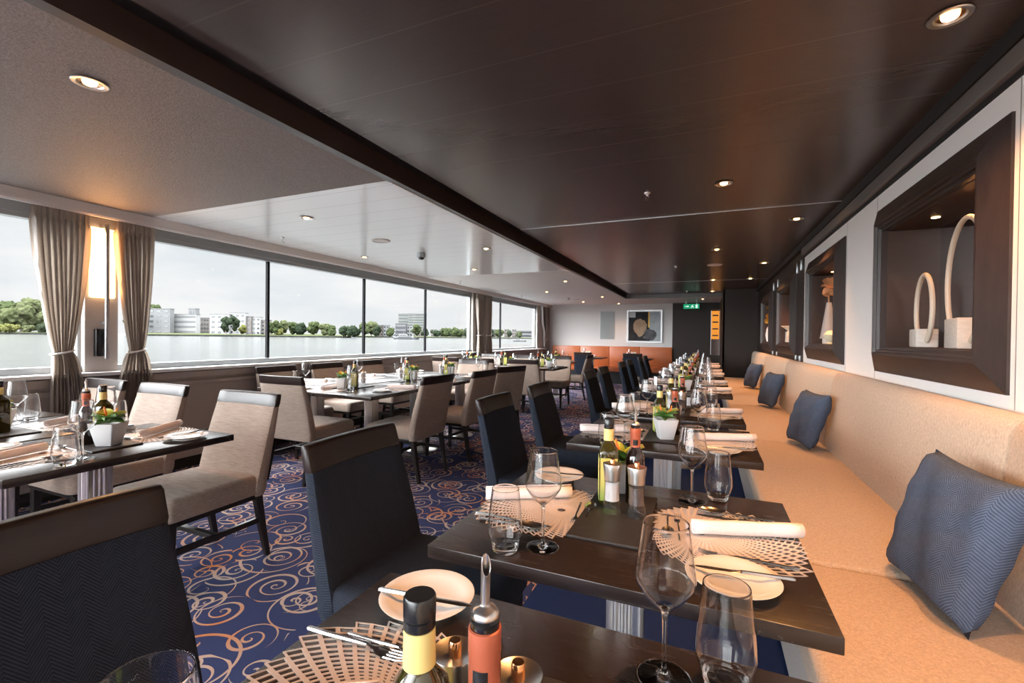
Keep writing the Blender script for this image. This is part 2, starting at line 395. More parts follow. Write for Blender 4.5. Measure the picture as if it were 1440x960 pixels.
# right wall with four niche openings
NY = [(2.13+2.06*k, 3.48+2.06*k) for k in range(4)]
NZ = (1.077, 2.06)
IN = 0.13
def wall_with_holes(y0, y1, z0, z1, holes, x0, x1, mtl, nm):
    b = BM(); ys = sorted([h for h in holes if h[0] >= y0 and h[1] <= y1]); c = y0
    for a, d in ys:
        box(b, (x0, c, z0), (x1, a, z1)); box(b, (x0, a, z0), (x1, d, NZ[0]+IN)); box(b, (x0, a, NZ[1]-IN), (x1, d, z1)); c = d
    box(b, (x0, c, z0), (x1, y1, z1)); struct(nm, b, mtl)
holes = [(a+IN, d-IN) for a, d in NY]
wall_with_holes(YN, 5.80, 0, 2.17, holes[:2], XR, XR+0.03, M['creamwall'], 'wall_right')
wall_with_holes(5.80, 10.62, 0, 2.17, holes[2:], XR, XR+0.03, M['darkbrown'], 'wall_right')
b = BM(); box(b, (XR+0.001, YN, 2.17), (XR+0.03, 10.62, 2.40)); struct('wall_right', b, M['darkbrown'])
b = BM(); box(b, (XR-0.035, YN, 2.185), (XR+0.001, 5.80, 2.255), 0.003); struct('trim_5', b, mat('grey cove strip', (0.13, 0.12, 0.115), 0.4))
b = BM(); box(b, (XR-0.008, YN, 2.163), (XR+0.0, 5.80, 2.186)); box(b, (XR-0.045, YN, 2.255), (XR, 10.6, 2.325)); struct('trim_6', b, M['black_gap'])
for y in (2.10, 3.51, 4.165):     # vertical joints of the wall panels
    b = BM(); box(b, (XR-0.001, y-0.002, 1.03), (XR+0.01, y+0.002, 2.163)); struct('trim_7', b, M['alu'])
b = BM(); box(b, (0.315, 10.62, 0), (XR+0.03, 10.75, 2.40)); box(b, (0.315, 10.62, 0), (0.345, YB, 2.40)); struct('wall_right', b, M['darkbrown'])
# back wall
b = BM(); box(b, (XL-0.2, YB, 0), (-0.87, YB+0.08, ZC)); struct('wall_back', b, mat('cream back wall', (0.56, 0.54, 0.525), 0.6, spec=0.2))
b = BM(); box(b, (-0.87, YB-0.06, 0), (-0.06, YB+0.08, ZC))
box(b, (0.11+0.0, YB+0.3, 0), (0.32, YB+0.32, ZC)); box(b, (-0.06, YB-0.06, 2.05), (0.32, YB+0.3, ZC)); box(b, (-0.06, YB-0.06, 0), (0.32, YB+0.3, 0.85)); box(b, (-0.06, YB-0.06, 0.85), (0.10, YB+0.3, 2.05))
struct('wall_back', b, M['darkbrown'])
b = BM()
for x in (-0.60, -0.30, -0.08): box(b, (x-0.004, YB-0.064, 0.1), (x+0.004, YB-0.055, 2.2))
struct('door_1', b, M['black_gap'])
# wall behind the camera
b = BM(); box(b, (XL-0.2, YN-0.05, 0), (XR+0.1, YN, 0.60)); box(b, (XL-0.2, YN-0.05, 2.20), (XR+0.1, YN, 2.45)); box(b, (XL-0.2, YN-0.05, 0.60), (-4.2, YN, 2.20)); box(b, (0.75, YN-0.05, 0.60), (XR+0.1, YN, 2.20)); struct('wall_front', b, M['creamwall'])
w = empty('window_4', (-1.72, YN-0.025, 0.6)); tag(w, kind='structure'); b = BM()  # unseen glazing, added behind the camera to let daylight onto the right wall
for x in (-2.47, -1.2, 0.0, 1.2, 2.46): box(b, (x-0.02, -0.025, 0), (x+0.02, 0.025, 1.6))
obj('window_frame', b, M['winframe'], w, False); b = BM(); b.faces.new([b.verts.new(q) for q in ((-2.48, 0, 0), (2.47, 0, 0), (2.47, 0, 1.6), (-2.48, 0, 1.6))]); obj('window_pane', b, M['pane'], w, False)
# left wall: low lining, rails, sill, frames, panes, pelmet
b = BM(); box(b, (XL-0.12, YN, 0.0), (XL, YB, 0.93)); struct('wall_left', b, M['wallbrown'])
b = BM(); box(b, (XL, YN, 0.0), (XL+0.02, YB, 0.09)); struct('baseboard_left', b, M['black_gap'])
b = BM(); box(b, (XL, YN, 0.845), (XL+0.045, YB, 0.905), 0.006); box(b, (XL, YN, 0.775), (XL+0.03, YB, 0.815), 0.006); struct('trim_8', b, M['wallbrown'])
b = BM(); box(b, (XL-0.14, YN, 0.915), (XL+0.10, YB, 0.945), 0.006); struct('trim_9', b, M['sill'])
b = BM(); box(b, (XL-0.20, YN, ZC+0.02), (-4.36, YB, ZC+0.06)); box(b, (XL-0.20, YN, 2.40), (XR+0.03, YB, 2.45)); struct('ceiling', b, M['farceil'])
b = BM(); box(b, (-4.385, YN, 2.172), (-4.36, YB, 2.252), 0.003); box(b, (-4.40, YN, 2.165), (-4.372, YB, 2.176)); box(b, (-4.365, YN, 2.195), (-4.356, YB, 2.200)); struct('trim_10', b, M['pelmet'])
XG = -4.60
b = BM(); box(b, (XL-0.12, YN, 2.12), (XL-0.02, YB, 2.28)); struct('wall_left', b, M['winframe'])
wins = [(-2.4, 1.97, [0.2]), (2.19, 8.42, [3.66, 5.24, 6.81]), (9.17, 12.35, [10.0])]
for i, (y0, y1, mu) in enumerate(wins):
    w = empty('window_%d' % (i+1), (XG, (y0+y1)/2, 0.94)); tag(w, kind='structure')
    def P(x, y, z): return (x-XG, y-(y0+y1)/2, z-0.94)
    b = BM(); box(b, P(XG-0.03, y0, 0.945), P(XG+0.05, y1, 0.995), 0.004); box(b, P(XG-0.03, y0, 2.085), P(XG+0.05, y1, 2.13), 0.004)
    box(b, P(XG-0.03, y0-0.02, 0.945), P(XG+0.03, y0+0.02, 2.13)); box(b, P(XG-0.03, y1-0.02, 0.945), P(XG+0.03, y1+0.02, 2.13))
    obj('window_frame', b, M['winframe'], w, False)
    for y in mu:
        b = BM(); box(b, P(XG-0.012, y-0.014, 0.99), P(XG+0.022, y+0.014, 2.09)); obj('mullion', b, M['mull'], w, False)
    b = BM(); v = [b.verts.new(P(XG, *q)) for q in ((y0, 0.99), (y1, 0.99), (y1, 2.09), (y0, 2.09))]; b.faces.new(v)
    obj('window_pane', b, M['pane'], w, False)
# pillars between the windows
b = BM(); box(b, (XL-0.12, 1.97, 0.94), (XL+0.01, 2.19, 2.26)); struct('wall_left', b, mat('pillar lining', (0.42, 0.37, 0.34), 0.6))
b = BM(); box(b, (XL-0.12, 8.44, 0.94), (XL+0.01, 9.15, 2.26)); box(b, (XL-0.12, 12.37, 0.94), (XL+0.01, YB, 2.26)); struct('wall_left', b, mat('beige pillar lining', (0.42, 0.38, 0.34), 0.6))
b = BM(); tube(b, [(XL+0.06, 12.62, 2.24), (XL+0.06, 12.72, 1.65), (XL+0.06, 12.86, 1.45), (XL+0.06, 12.86, 0.98)], 0.035, 10); struct('trim_11', b, M['sill'])

# niche frames, niches and what stands in them
def molding(yc, zc, hy, hz):
    b = BM()
    prof = [(0.0, 0.0), (0.010, 0.0), (0.014, 0.010), (0.055, 0.105), (0.055, 0.118), (0.040, 0.120), (0.040, 0.134), (0.026, 0.136), (0.026, 0.150), (-0.03, 0.152)]   # (out of wall, inset)
    rings = []
    for o, i in prof:
        rings.append([(-o, s*(hy-i), t*(hz-i)) for s, t in ((-1, -1), (1, -1), (1, 1), (-1, 1))])
    loft(b, rings, cap=False); return b
NICHES = ['nearest', 'second', 'third', 'farthest']
for k, (a, d) in enumerate(NY):
    yc, zc, hy, hz = (a+d)/2, (NZ[0]+NZ[1])/2, (d-a)/2, (NZ[1]-NZ[0])/2
    t = empty('display_niche', (XR, yc, zc), 0, '%s of the dark wood-framed display niches above the long bench' % NICHES[k], 'display niche', 'display niches along the bench wall')
    obj('niche_frame', molding(yc, zc, hy, hz), M['frame'], t, False)
    iy, iz, D = hy-0.155, hz-0.155, 0.24
    b = BM(); box(b, (0.0, -iy-0.02, -iz-0.02), (D, iy+0.02, -iz)); box(b, (0.0, -iy-0.02, iz), (D, iy+0.02, iz+0.02))
    box(b, (0.0, -iy-0.02, -iz), (D, -iy, iz)); box(b, (0.0, iy, -iz), (D, iy+0.02, iz)); obj('niche_lining', b, M['niche'], t, False)
    b = BM(); box(b, (D, -iy-0.02, -iz-0.02), (D+0.01, iy+0.02, iz+0.02)); obj('back_mirror', b, M['mirror'], t, False)
    for j, y in enumerate((-0.22, 0.22)):
        b = BM(); lathe(b, [(0.0, -0.001), (0.018, -0.001), (0.018, -0.003), (0.0, -0.003)], 16); l = obj('niche_spot', b, M['bulb'], t); l.location = (0.11, y, iz)
        ld = bpy.data.lights.new('niche_spot_light', 'SPOT'); ld.energy = 6.0; ld.color = WARM; ld.spot_size = RAD(110); ld.spot_blend = 0.6; ld.shadow_soft_size = 0.02
        lo = bpy.data.objects.new('niche_spot_light', ld); COL.objects.link(lo); lo.location = (XR+0.11, yc+y, zc+iz-0.02)
ZN = NZ[0]+0.155      # niche shelf height 1.232
def hoop_sculpture(x, y, bw, bh, rw, rh, label, rz):
    t = empty('hoop_sculpture', (x, y, ZN), rz, label, 'sculpture', 'hoop sculptures')
    b = BM(); box(b, (-0.045, -bw/2, 0), (0.045, bw/2, bh), 0.006); obj('stone_block', b, M['travertine'], t)
    b = BM(); tube(b, [(0.0, rw*sin(a), 0.012+rh - rh*cos(a)) for a in [2*pi*i/48 for i in range(48)]], 0.011, 10, closed=True); obj('hoop', b, M['hoop'], t)
hoop_sculpture(XR+0.085, 3.07, 0.16, 0.095, 0.175, 0.185, 'smaller pale hoop on a low travertine block in the nearest niche', -0.15)
hoop_sculpture(XR+0.085, 2.66, 0.20, 0.135, 0.265, 0.285, 'taller pale hoop on a big travertine block in the nearest niche', -0.15)
def petals(n, r0, h, mtl, t, s=0.035):
    b = BM()
    for i in range(n):
        c = Vector((random.uniform(-.4, .4)*r0, random.uniform(-1, 1)*r0, h+random.uniform(-1, 1)*r0*1.6)); M4 = Matrix.Translation(c) @ Matrix.Rotation(random.uniform(0, 6), 4, 'X') @ Matrix.Rotation(random.uniform(0, 6), 4, 'Z')
        q = bmesh.new(); rr = [[(s*(0.2+0.8*sin(pi*(u+0.3)/5.3))*v, s*(u/2.5-1), 0.012*v*v+0.01*u/5) for v in (-1, -.5, 0, .5, 1)] for u in range(6)]
        loft(q, rr, cap=False, close=False)
        merge(b, q, 0, M4)
    return obj('petals', b, mtl, t)
t = empty('dried_flower_vase', (XR+0.12, 5.28, ZN), 0, 'grey cone vase of dried copper petals in the second niche', 'vase')
b = BM(); lathe(b, [(0, 0.05), (0.075, 0.05), (0.07, 0.06), (0.022, 0.40), (0.018, 0.40), (0, 0.38)], 24); obj('cone_vase', b, mat('grey vase', (0.35, 0.34, 0.35), 0.4), t)
b = BM(); lathe(b, [(0, 0), (0.05, 0), (0.05, 0.055), (0, 0.055)], 24); obj('vase_foot', b, M['travertine'], t)
b = BM(); tube(b, [(0, 0, 0.37), (0, 0.02, 0.45), (0, 0.0, 0.55)], 0.006); obj('stem', b, M['petal'], t); petals(16, 0.075, 0.52, M['petal'], t, 0.042)
t = empty('shell_ornament', (XR+0.09, 5.06, ZN), 0, 'small pale shell ornament beside the vase in the second niche', 'ornament')
b = BM(); lathe(b, [(0, 0), (0.03, 0.0), (0.02, 0.012), (0.012, 0.02), (0.045, 0.05), (0.055, 0.085), (0.03, 0.12), (0, 0.125)], 20); obj('shell', b, M['shell'], t)
t = empty('bowl_on_block', (XR+0.10, 7.36, ZN), 0, 'pale flared bowl on a white block in the third niche', 'ornament')
b = BM(); box(b, (-0.05, -0.1, 0), (0.05, 0.1, 0.15), 0.006); obj('block', b, M['travertine'], t)
b = BM(); lathe(b, [(0, 0.151), (0.03, 0.151), (0.04, 0.17), (0.11, 0.225), (0.105, 0.228), (0.03, 0.18), (0, 0.178)], 28); obj('bowl', b, M['hoop'], t)
t = empty('yellow_flower_vase', (XR+0.08, 9.55, ZN), 0, 'tall white vase with yellow blooms in the farthest niche', 'vase')
b = BM(); lathe(b, [(0, 0), (0.06, 0), (0.075, 0.12), (0.06, 0.25), (0.03, 0.33), (0.025, 0.33), (0, 0.3)], 20); obj('vase_body', b, M['pot'], t)
petals(16, 0.09, 0.50, mat('yellow petal', (0.65, 0.36, 0.05), 0.5), t, 0.05)

# silver brackets on the dark wall stretch
for q_, (y, top) in enumerate([(y, s) for y in (5.93, 6.18, 7.75, 8.2) for s in (0, 1)]):
    b = BM(); z0 = 2.04 if top else 1.03
    box(b, (XR-0.02, y-0.012, z0), (XR, y+0.012, z0+(0.12 if top else 0.06)), 0.003)
    tag(obj('panel_bracket', b, M['alu']), '%s small silver bracket at the %s of the dark panels' % (['nearest', 'second', 'third', 'farthest'][q_//2], 'top' if top else 'foot'), 'bracket', 'brackets at the %s of the dark wall panels' % ('top' if top else 'foot'))

# ================================================================== CURTAINS AND WALL LAMP
def curtain(y0, y1, ytie, wtie, ztie, yb0, yb1, zb, label, grp=None, n=9):
    t = empty('curtain', (-4.42, (y0+y1)/2, 0), 0, label, 'curtain', grp); yc = (y0+y1)/2
    b = BM(); NU, NV = 90, 46; zt = 2.176; rows = []
    for j in range(NV+1):
        z = zt + (zb-zt)*j/NV
        if z > ztie:
            s = (zt-z)/(zt-ztie); e = s**1.9
            a0 = y0 + (ytie-wtie-y0)*e; a1 = y1 + (ytie+wtie-y1)*e; amp = 0.030*(1-e) + 0.016*e
            if z > zt-0.10: amp *= 0.45
        else:
            s = min(1, (ztie-z)/max(0.01, (ztie-zb))*1.6); e = sqrt(s)
            a0 = ytie-wtie + (yb0-ytie+wtie)*e; a1 = ytie+wtie + (yb1-ytie-wtie)*e; amp = 0.018+0.01*e
        row = []
        for i in range(NU+1):
            u = i/NU; ph = 2*pi*n*(u+0.03*sin(5*u+z*2))
            x = amp*sin(ph) + 0.35*amp*sin(2.3*ph+z*3)
            if z > zt-0.10: x = amp*sin(ph*2.4)
            row.append(b.verts.new((x, a0+(a1-a0)*u-yc+amp*0.35*cos(ph), z)))
        rows.append(row)
    for p, q in zip(rows, rows[1:]):
        for i in range(NU): b.faces.new([p[i], p[i+1], q[i+1], q[i]])
    obj('curtain_cloth', b, M['curtain'], t, ang=80)
    b = BM(); tube(b, [(0.045*cos(a), ytie-yc+(wtie+0.012)*sin(a), ztie+0.015*sin(a)) for a in [2*pi*i/24 for i in range(24)]], 0.007, 8, closed=True); obj('tieback', b, M['sill'], t)
curtain(1.62, 1.96, 1.80, 0.055, 1.11, 1.74, 1.92, 0.55, 'taupe curtain tied back left of the lit wall lamp')
curtain(2.12, 2.40, 2.28, 0.05, 1.11, 2.14, 2.40, 0.50, 'taupe curtain tied back right of the lit wall lamp', n=8)
curtain(8.42, 8.72, 8.60, 0.10, 1.3, 8.48, 8.78, 0.70, 'taupe curtain on the near side of the middle pillar', n=6)
curtain(8.90, 9.16, 9.03, 0.09, 1.3, 8.9, 9.16, 0.70, 'taupe curtain on the far side of the middle pillar', n=5)
curtain(12.85, 13.2, 13.05, 0.09, 1.2, 12.95, 13.22, 0.70, 'taupe curtain in the far window corner by the back wall', n=5)
t = empty('wall_lamp', (XL+0.01, 2.075, 1.83), 0, 'lit frosted wall lamp on the pillar between two curtains', 'wall lamp')
b = BM(); box(b, (0, -0.085, -0.29), (0.035, 0.085, 0.27), 0.012); obj('diffuser', b, M['walllamp'], t)
b = BM()
for i in range(28): box(b, (0.034, -0.087, -0.285+i*0.02), (0.040, 0.087, -0.279+i*0.02))
obj('ribs', b, thin_glass('frosted rib', (1, 0.9, 0.75), 1.4), t, False)
b = BM(); box(b, (0.07, -0.012, -0.78), (0.095, 0.014, 0.30), 0.005); box(b, (0.0, -0.01, 0.27), (0.08, 0.01, 0.29)); box(b, (0.0, -0.01, -0.5), (0.08, 0.01, -0.48)); obj('grey_bar', b, M['alu'], t)
b = BM(); box(b, (0.0, -0.05, -0.76), (0.04, 0.01, -0.54), 0.004); obj('switch_box', b, M['black'], t)
ld = bpy.data.lights.new('wall_lamp_light', 'AREA'); ld.shape = 'RECTANGLE'; ld.size = 0.15; ld.size_y = 0.5; ld.energy = 7; ld.color = WARM
lo = bpy.data.objects.new('wall_lamp_light', ld); COL.objects.link(lo); lo.location = (XL+0.06, 2.075, 1.83); lo.rotation_euler = (RAD(90), 0, RAD(90))
lo.rotation_euler = (RAD(90), 0, RAD(-90))

# ================================================================== CEILING FITTINGS
def mk_downlight():
    t = empty('downlight'); b = BM()
    lathe(b, [(0.028, 0.0), (0.044, -0.002), (0.047, -0.005), (0.044, -0.007), (0.034, -0.006), (0.028, 0.004)], 28); obj('trim_ring', b, M['steel'], t)
    b = BM(); lathe(b, [(0, -0.0115), (0.010, -0.0105), (0.017, -0.007), (0.019, -0.002), (0.019, 0.003), (0, 0.003)], 24); obj('bulb', b, M['bulb'], t); b = BM(); lathe(b, [(0.019, 0.0), (0.029, -0.002), (0.029, 0.002)], 24); obj('reflector', b, M['gold'], t); return t
dl = mk_downlight()
def lamp(x, y, z, label, e=1.0, grp='ceiling downlights', s=1.25):
    o = place(dl, (x, y, z), 0, label, grp, 'downlight'); o.scale = (s, s, s)
    if e > 0:
        ld = bpy.data.lights.new('downlight_beam', 'SPOT'); ld.energy = LAMP_W*e; ld.color = WARM; ld.spot_size = RAD(96); ld.spot_blend = 0.9; ld.shadow_soft_size = 0.035
        lo = bpy.data.objects.new('downlight_beam', ld); COL.objects.link(lo); lo.location = (x, y, z-0.02)
R_ = 1.128
N1 = ['nearest', 'second nearest', 'third', 'fourth', 'fifth']
for i, (x, y) in enumerate([(0.712, 1.92), (0.705, 4.61), (0.71, 7.08), (0.675, 8.80)]):
    lamp(x, y, ZD, '%s downlight in the dark ceiling over the bench' % N1[i], 1.3)
for i, (x, y) in enumerate([(0.093, 3.40), (0.095, 5.85), (0.093, 8.81), (0.104, 10.87)]):
    lamp(x, y, ZD, '%s downlight in the dark ceiling over the bench-row tables' % N1[i], 0.8)
for i, (x, y) in enumerate([(0.70, -0.7), (0.10, 1.0), (0.10, -1.3)]):
    lamp(x, y, ZD, ['downlight over the bench behind the camera', 'downlight in the dark ceiling above the nearest table', 'downlight over the tables behind the camera'][i], 1.4, 'downlights behind the camera')
lamp(-2.256, 1.0, ZC, 'downlight in the taupe embossed ceiling', 0.5, s=1.25)
lamp(-2.3, -1.2, ZC, 'downlight in the taupe ceiling behind the camera', 0.5)
for i, (x, y, l) in enumerate([(-3.12, 2.85, 'nearest'), (-2.28, 4.56, 'aisle-side'), (-3.97, 4.53, 'window-side'), (-3.14, 5.9, 'farthest')]):
    lamp(x, y, ZC, '%s downlight in the glossy white ceiling boards' % l, 0.35)
for i, (x, y) in enumerate([(-2.27, 7.63), (-3.17, 9.27), (-2.29, 10.77), (-0.10, 11.99), (-3.09, 12.1), (-2.28, 12.9)]):
    lamp(x, y, ZC-0.004, '%s small downlight in the matt far ceiling' % (['nearest', 'second', 'third', 'rightmost', 'leftmost far', 'farthest'][i]), 0.35, 'downlights in the far ceiling')
def sprinkler(x, y, z, lab):
    t = empty('sprinkler', (x, y, z), 0, lab, 'sprinkler', 'sprinkler heads'); b = BM()
    lathe(b, [(0, 0), (0.022, 0), (0.020, -0.006), (0.008, -0.010), (0.007, -0.022), (0, -0.022)], 16); obj('escutcheon', b, M['steel'], t)
    b = BM(); tube(b, [(0.008, 0, -0.018), (0.014, 0, -0.034), (0, 0, -0.046)], 0.0025, 6); tube(b, [(-0.008, 0, -0.018), (-0.014, 0, -0.034), (0, 0, -0.046)], 0.0025, 6)
    lathe(b, [(0, -0.046), (0.019, -0.048), (0.019, -0.051), (0, -0.052)], 14); obj('deflector', b, M['shiny'], t)
for x, y, z, l in [(-0.412, 3.43, ZD, 'nearest sprinkler head in the dark ceiling'), (-0.43, 7.01, ZD, 'middle sprinkler head in the dark ceiling'), (-0.413, 10.71, ZD, 'farthest sprinkler head in the dark ceiling'),
                   (-3.99, 3.35, ZC, 'dark sprinkler head in the glossy white ceiling boards'), (-4.03, 7.05, ZC-.004, 'nearer sprinkler head in the matt far ceiling'), (-4.0, 9.88, ZC-.004, 'farther sprinkler head in the matt far ceiling')]:
    sprinkler(x, y, z, l)
def disc(x, y, z, r, lab, mt):
    t = empty('ceiling_speaker', (x, y, z), 0, lab, 'ceiling speaker', 'round ceiling speakers'); b = BM()
    lathe(b, [(r*0.86, 0), (r, 0), (r, -0.006), (r*0.9, -0.010), (r*0.86, -0.006)], 36); obj('rim', b, mt, t)
    b = BM(); lathe(b, [(0, 0), (r*0.86, 0), (r*0.86, -0.006), (0, -0.007)], 36); obj('grille', b, mt, t)
disc(-3.13, 3.82, ZC, 0.095, 'round speaker in the glossy white ceiling boards', M['pelmet'])
disc(0.09, 7.05, ZD, 0.10, 'round pale speaker in the dark ceiling', M['pelmet'])
disc(-3.06, 11.38, ZC-.004, 0.10, 'round speaker in the matt far ceiling', M['pelmet'])
t = empty('dome_camera', (-3.14, 4.56, ZC), 0, 'small dark dome camera on the glossy white ceiling boards', 'camera'); b = BM()
lathe(b, [(0, 0), (0.05, 0), (0.052, -0.045), (0.045, -0.055), (0, -0.055)], 24); obj('housing', b, M['winframe'], t)
b = BM(); lathe(b, [(0.036, -0.054), (0.03, -0.072), (0.015, -0.080), (0, -0.082), (0, -0.054)], 24); obj('dome', b, M['black'], t)
t = empty('smoke_detector', (-3.18, 10.9, ZC-.004), 0, 'white smoke detector box on the far ceiling', 'smoke detector'); b = BM()
lathe(b, [(0, 0), (0.06, 0), (0.058, -0.03), (0.04, -0.05), (0, -0.05)], 20); obj('body', b, M['pelmet'], t)
t = empty('exit_sign', (-0.37, YB-0.8, 2.10), 0, 'lit green exit sign hanging from the ceiling before the dark doors', 'sign'); b = BM()
box(b, (-0.19, -0.012, -0.06), (0.19, 0.012, 0.06), 0.003); obj('sign_panel', b, M['exitgreen'], t, False)
b = BM(); box(b, (-0.13, -0.006, 0.06), (-0.12, 0.006, 0.15)); box(b, (0.12, -0.006, 0.06), (0.13, 0.006, 0.15)); obj('hanger', b, M['alu'], t, False)
b = BM()      # running figure, arrow and doorway
Mx = Matrix(((1, 0, 0, 0), (0, 0, 1, -0.0145), (0, 1, 0, 0), (0, 0, 0, 1)))
for q in ([(-0.15, -0.01), (-0.09, -0.01), (-0.09, -0.03), (-0.055, 0.0), (-0.09, 0.03), (-0.09, 0.01), (-0.15, 0.01)], [(0.10, -0.045), (0.15, -0.045), (0.15, 0.045), (0.10, 0.045)],
          [(0.0, 0.0), (0.03, -0.005), (0.05, -0.04), (0.062, -0.035), (0.045, 0.01), (0.04, 0.025), (0.02, 0.028), (0.0, 0.015), (-0.01, -0.005), (0.0, -0.01)],
          [(0.035, 0.032), (0.048, 0.032), (0.048, 0.045), (0.035, 0.045)], [(0.02, 0.0), (0.0, -0.03), (-0.025, -0.03), (-0.025, -0.04), (0.008, -0.04), (0.035, -0.005)]):
    prism(b, q, 0, 0.002, 0, Mx)
obj('pictogram', b, M['exitwhite'], t, False)

# ================================================================== BACK WALL THINGS
def picture():
    t = empty('framed_painting', (-1.62, YB, 1.61), 0, 'abstract painting in a silver frame on the back wall', 'painting')
    b = BM(); loft(b, [[(s*(0.483-i), -o, q*(0.463-i)) for s, q in ((-1, -1), (1, -1), (1, 1), (-1, 1))] for o, i in ((0, 0), (0.04, 0), (0.04, 0.03), (0.025, 0.035), (0.025, 0.045), (0.0, 0.05))], cap=False); obj('picture_frame', b, M['alu'], t, False)
    m = mat('abstract paint', (0.5, 0.5, 0.5), 0.7, spec=0.05); g = G(m); o = g.xyz(g.coord()); nn = g.noise(g.coord((1, 1, 1)), 5, 5)
    x, z = o[0], o[2]; nx = g.math('MULTIPLY_ADD', nn, 0.25, -0.125)
    xx = g.math('ADD', x, nx); zz = g.math('ADD', z, nx)
    c = g.mix(nn, (0.012, 0.012, 0.015), (0.05, 0.05, 0.055))                                # dark ground
    c = g.mix(g.math('GREATER_THAN', xx, 0.13), c, g.mix(nn, (0.20, 0.26, 0.29), (0.46, 0.47, 0.48)))     # pale right
    c = g.mix(g.math('MULTIPLY', g.math('GREATER_THAN', x, 0.10), g.math('MULTIPLY', g.math('LESS_THAN', x, 0.14), g.math('GREATER_THAN', z, -0.03))), c, (0.75, 0.47, 0.12))
    r1 = g.math('ADD', g.math('POWER', g.math('DIVIDE', g.math('ADD', xx, 0.13), 0.20), 2.0), g.math('POWER', g.math('DIVIDE', g.math('ADD', zz, 0.03), 0.24), 2.0))
    c = g.mix(g.math('LESS_THAN', r1, 1.0), c, g.mix(nn, (0.14, 0.08, 0.04), (0.50, 0.37, 0.27)))
    r2 = g.math('ADD', g.math('POWER', g.math('DIVIDE', g.math('SUBTRACT', xx, 0.15), 0.17), 2.0), g.math('POWER', g.math('DIVIDE', g.math('ADD', zz, 0.24), 0.17), 2.0))
    c = g.mix(g.math('LESS_THAN', r2, 1.0), c, g.mix(nn, (0.01, 0.01, 0.012), (0.20, 0.20, 0.21)))
    c = g.mix(g.math('MULTIPLY', g.math('GREATER_THAN', z, 0.25), g.math('LESS_THAN', x, -0.25)), c, (0.42, 0.42, 0.42))
    g.col(c)
    b = BM(); box(b, (-0.43, -0.018, -0.41), (0.43, -0.004, 0.41)); obj('canvas', b, m, t, False)
picture()
t = empty('wall_grille', (-2.67, YB, 1.64), 0, 'grey louvred grille panel on the back wall', 'grille'); b = BM()
box(b, (-0.21, -0.012, -0.41), (0.21, 0, 0.41), 0.003); obj('grille_panel', b, M['winframe'], t, False); b = BM()
for i in range(20): box(b, (-0.195+i*0.02, -0.018, -0.395), (-0.185+i*0.02, -0.010, 0.395))
obj('louvre', b, mat('grille slat', (0.16, 0.16, 0.155), 0.5), t, False)
t = empty('orange_banquette', (-2.6, YB, 0), 0, 'long orange leather banquette along the back wall', 'banquette')
for i in range(4):
    x0 = -1.70+i*0.86; b = BM(); box(b, (x0+0.003, -0.14, 0.44), (x0+0.857, -0.002, 1.03), 0.012); obj('backrest_panel', b, M['orange'], t)
    b = BM(); box(b, (x0+0.003, -0.62, 0.34), (x0+0.857, -0.142, 0.46), 0.02); obj('seat_cushion', b, M['orange'], t)
b = BM(); box(b, (-1.70, -0.58, 0), (1.74, -0.02, 0.34)); obj('plinth', b, M['black_gap'], t, False)
t = empty('lit_shelf_unit', (0.21, YB+0.16, 0.85), 0, 'amber lit shelf recess with dark shelves beside the dark doors', 'shelf'); b = BM()
box(b, (-0.098, 0.0, 0.42), (0.098, 0.02, 1.18)); obj('lit_back', b, M['amber'], t, False); b = BM()
for z in (0.50, 0.68, 0.86, 1.04): box(b, (-0.07, -0.10, z), (0.07, 0.0, z+0.035))
obj('shelf', b, M['niche'], t, False)
b = BM(); box(b, (-0.098, -0.05, 0.0), (0.098, 0.02, 0.42)); obj('cabinet', b, M['niche'], t, False)

# ================================================================== THE LONG BENCH
t = empty('long_bench', (0.6, 5.2, 0), 0, 'long sand-coloured upholstered bench along the right wall', 'bench')
def Q(x, y, z): return (x-0.6, y-5.2, z)
seams = [-2.3, -0.2, 1.90, 4.05, 6.2, 8.3, 10.55]
b = BM(); box(b, Q(0.30, -2.3, 0.0), Q(0.90, 10.6, 0.36), 0.01)
obj('bench_front', b, fabric('grey bench front', (0.36, 0.33, 0.31), (0.50, 0.46, 0.43), 1500), t)
for a, c in zip(seams, seams[1:]):
    b = BM(); box(b, Q(0.255, a+0.003, 0.355), Q(0.88, c-0.003, 0.475), 0.028, 4); obj('seat_cushion', b, M['bench'], t)
    b = BM(); n = 14; rings = []
    for j in range(n+1):            # leaning back cushion, soft top
        rings.append([])
    prof = [(0.815, 0.47), (0.830, 0.62), (0.845, 0.80), (0.858, 0.94), (0.866, 0.985), (0.882, 1.015), (0.905, 1.028), (0.940, 1.030), (0.962, 1.022), (0.966, 1.0), (0.966, 0.42), (0.83, 0.42)]
    rings = []
    for yy, sh in ((a+0.002, 0.016), (a+0.008, 0.006), (a+0.022, 0.0), (c-0.022, 0.0), (c-0.008, 0.006), (c-0.002, 0.016)):
        rings.append([Q(x+(sh if x < 0.9 else 0), yy, z-(sh if z > 0.9 else 0)) for x, z in prof])
    loft(b, rings); obj('back_cushion', b, M['bench'], t)

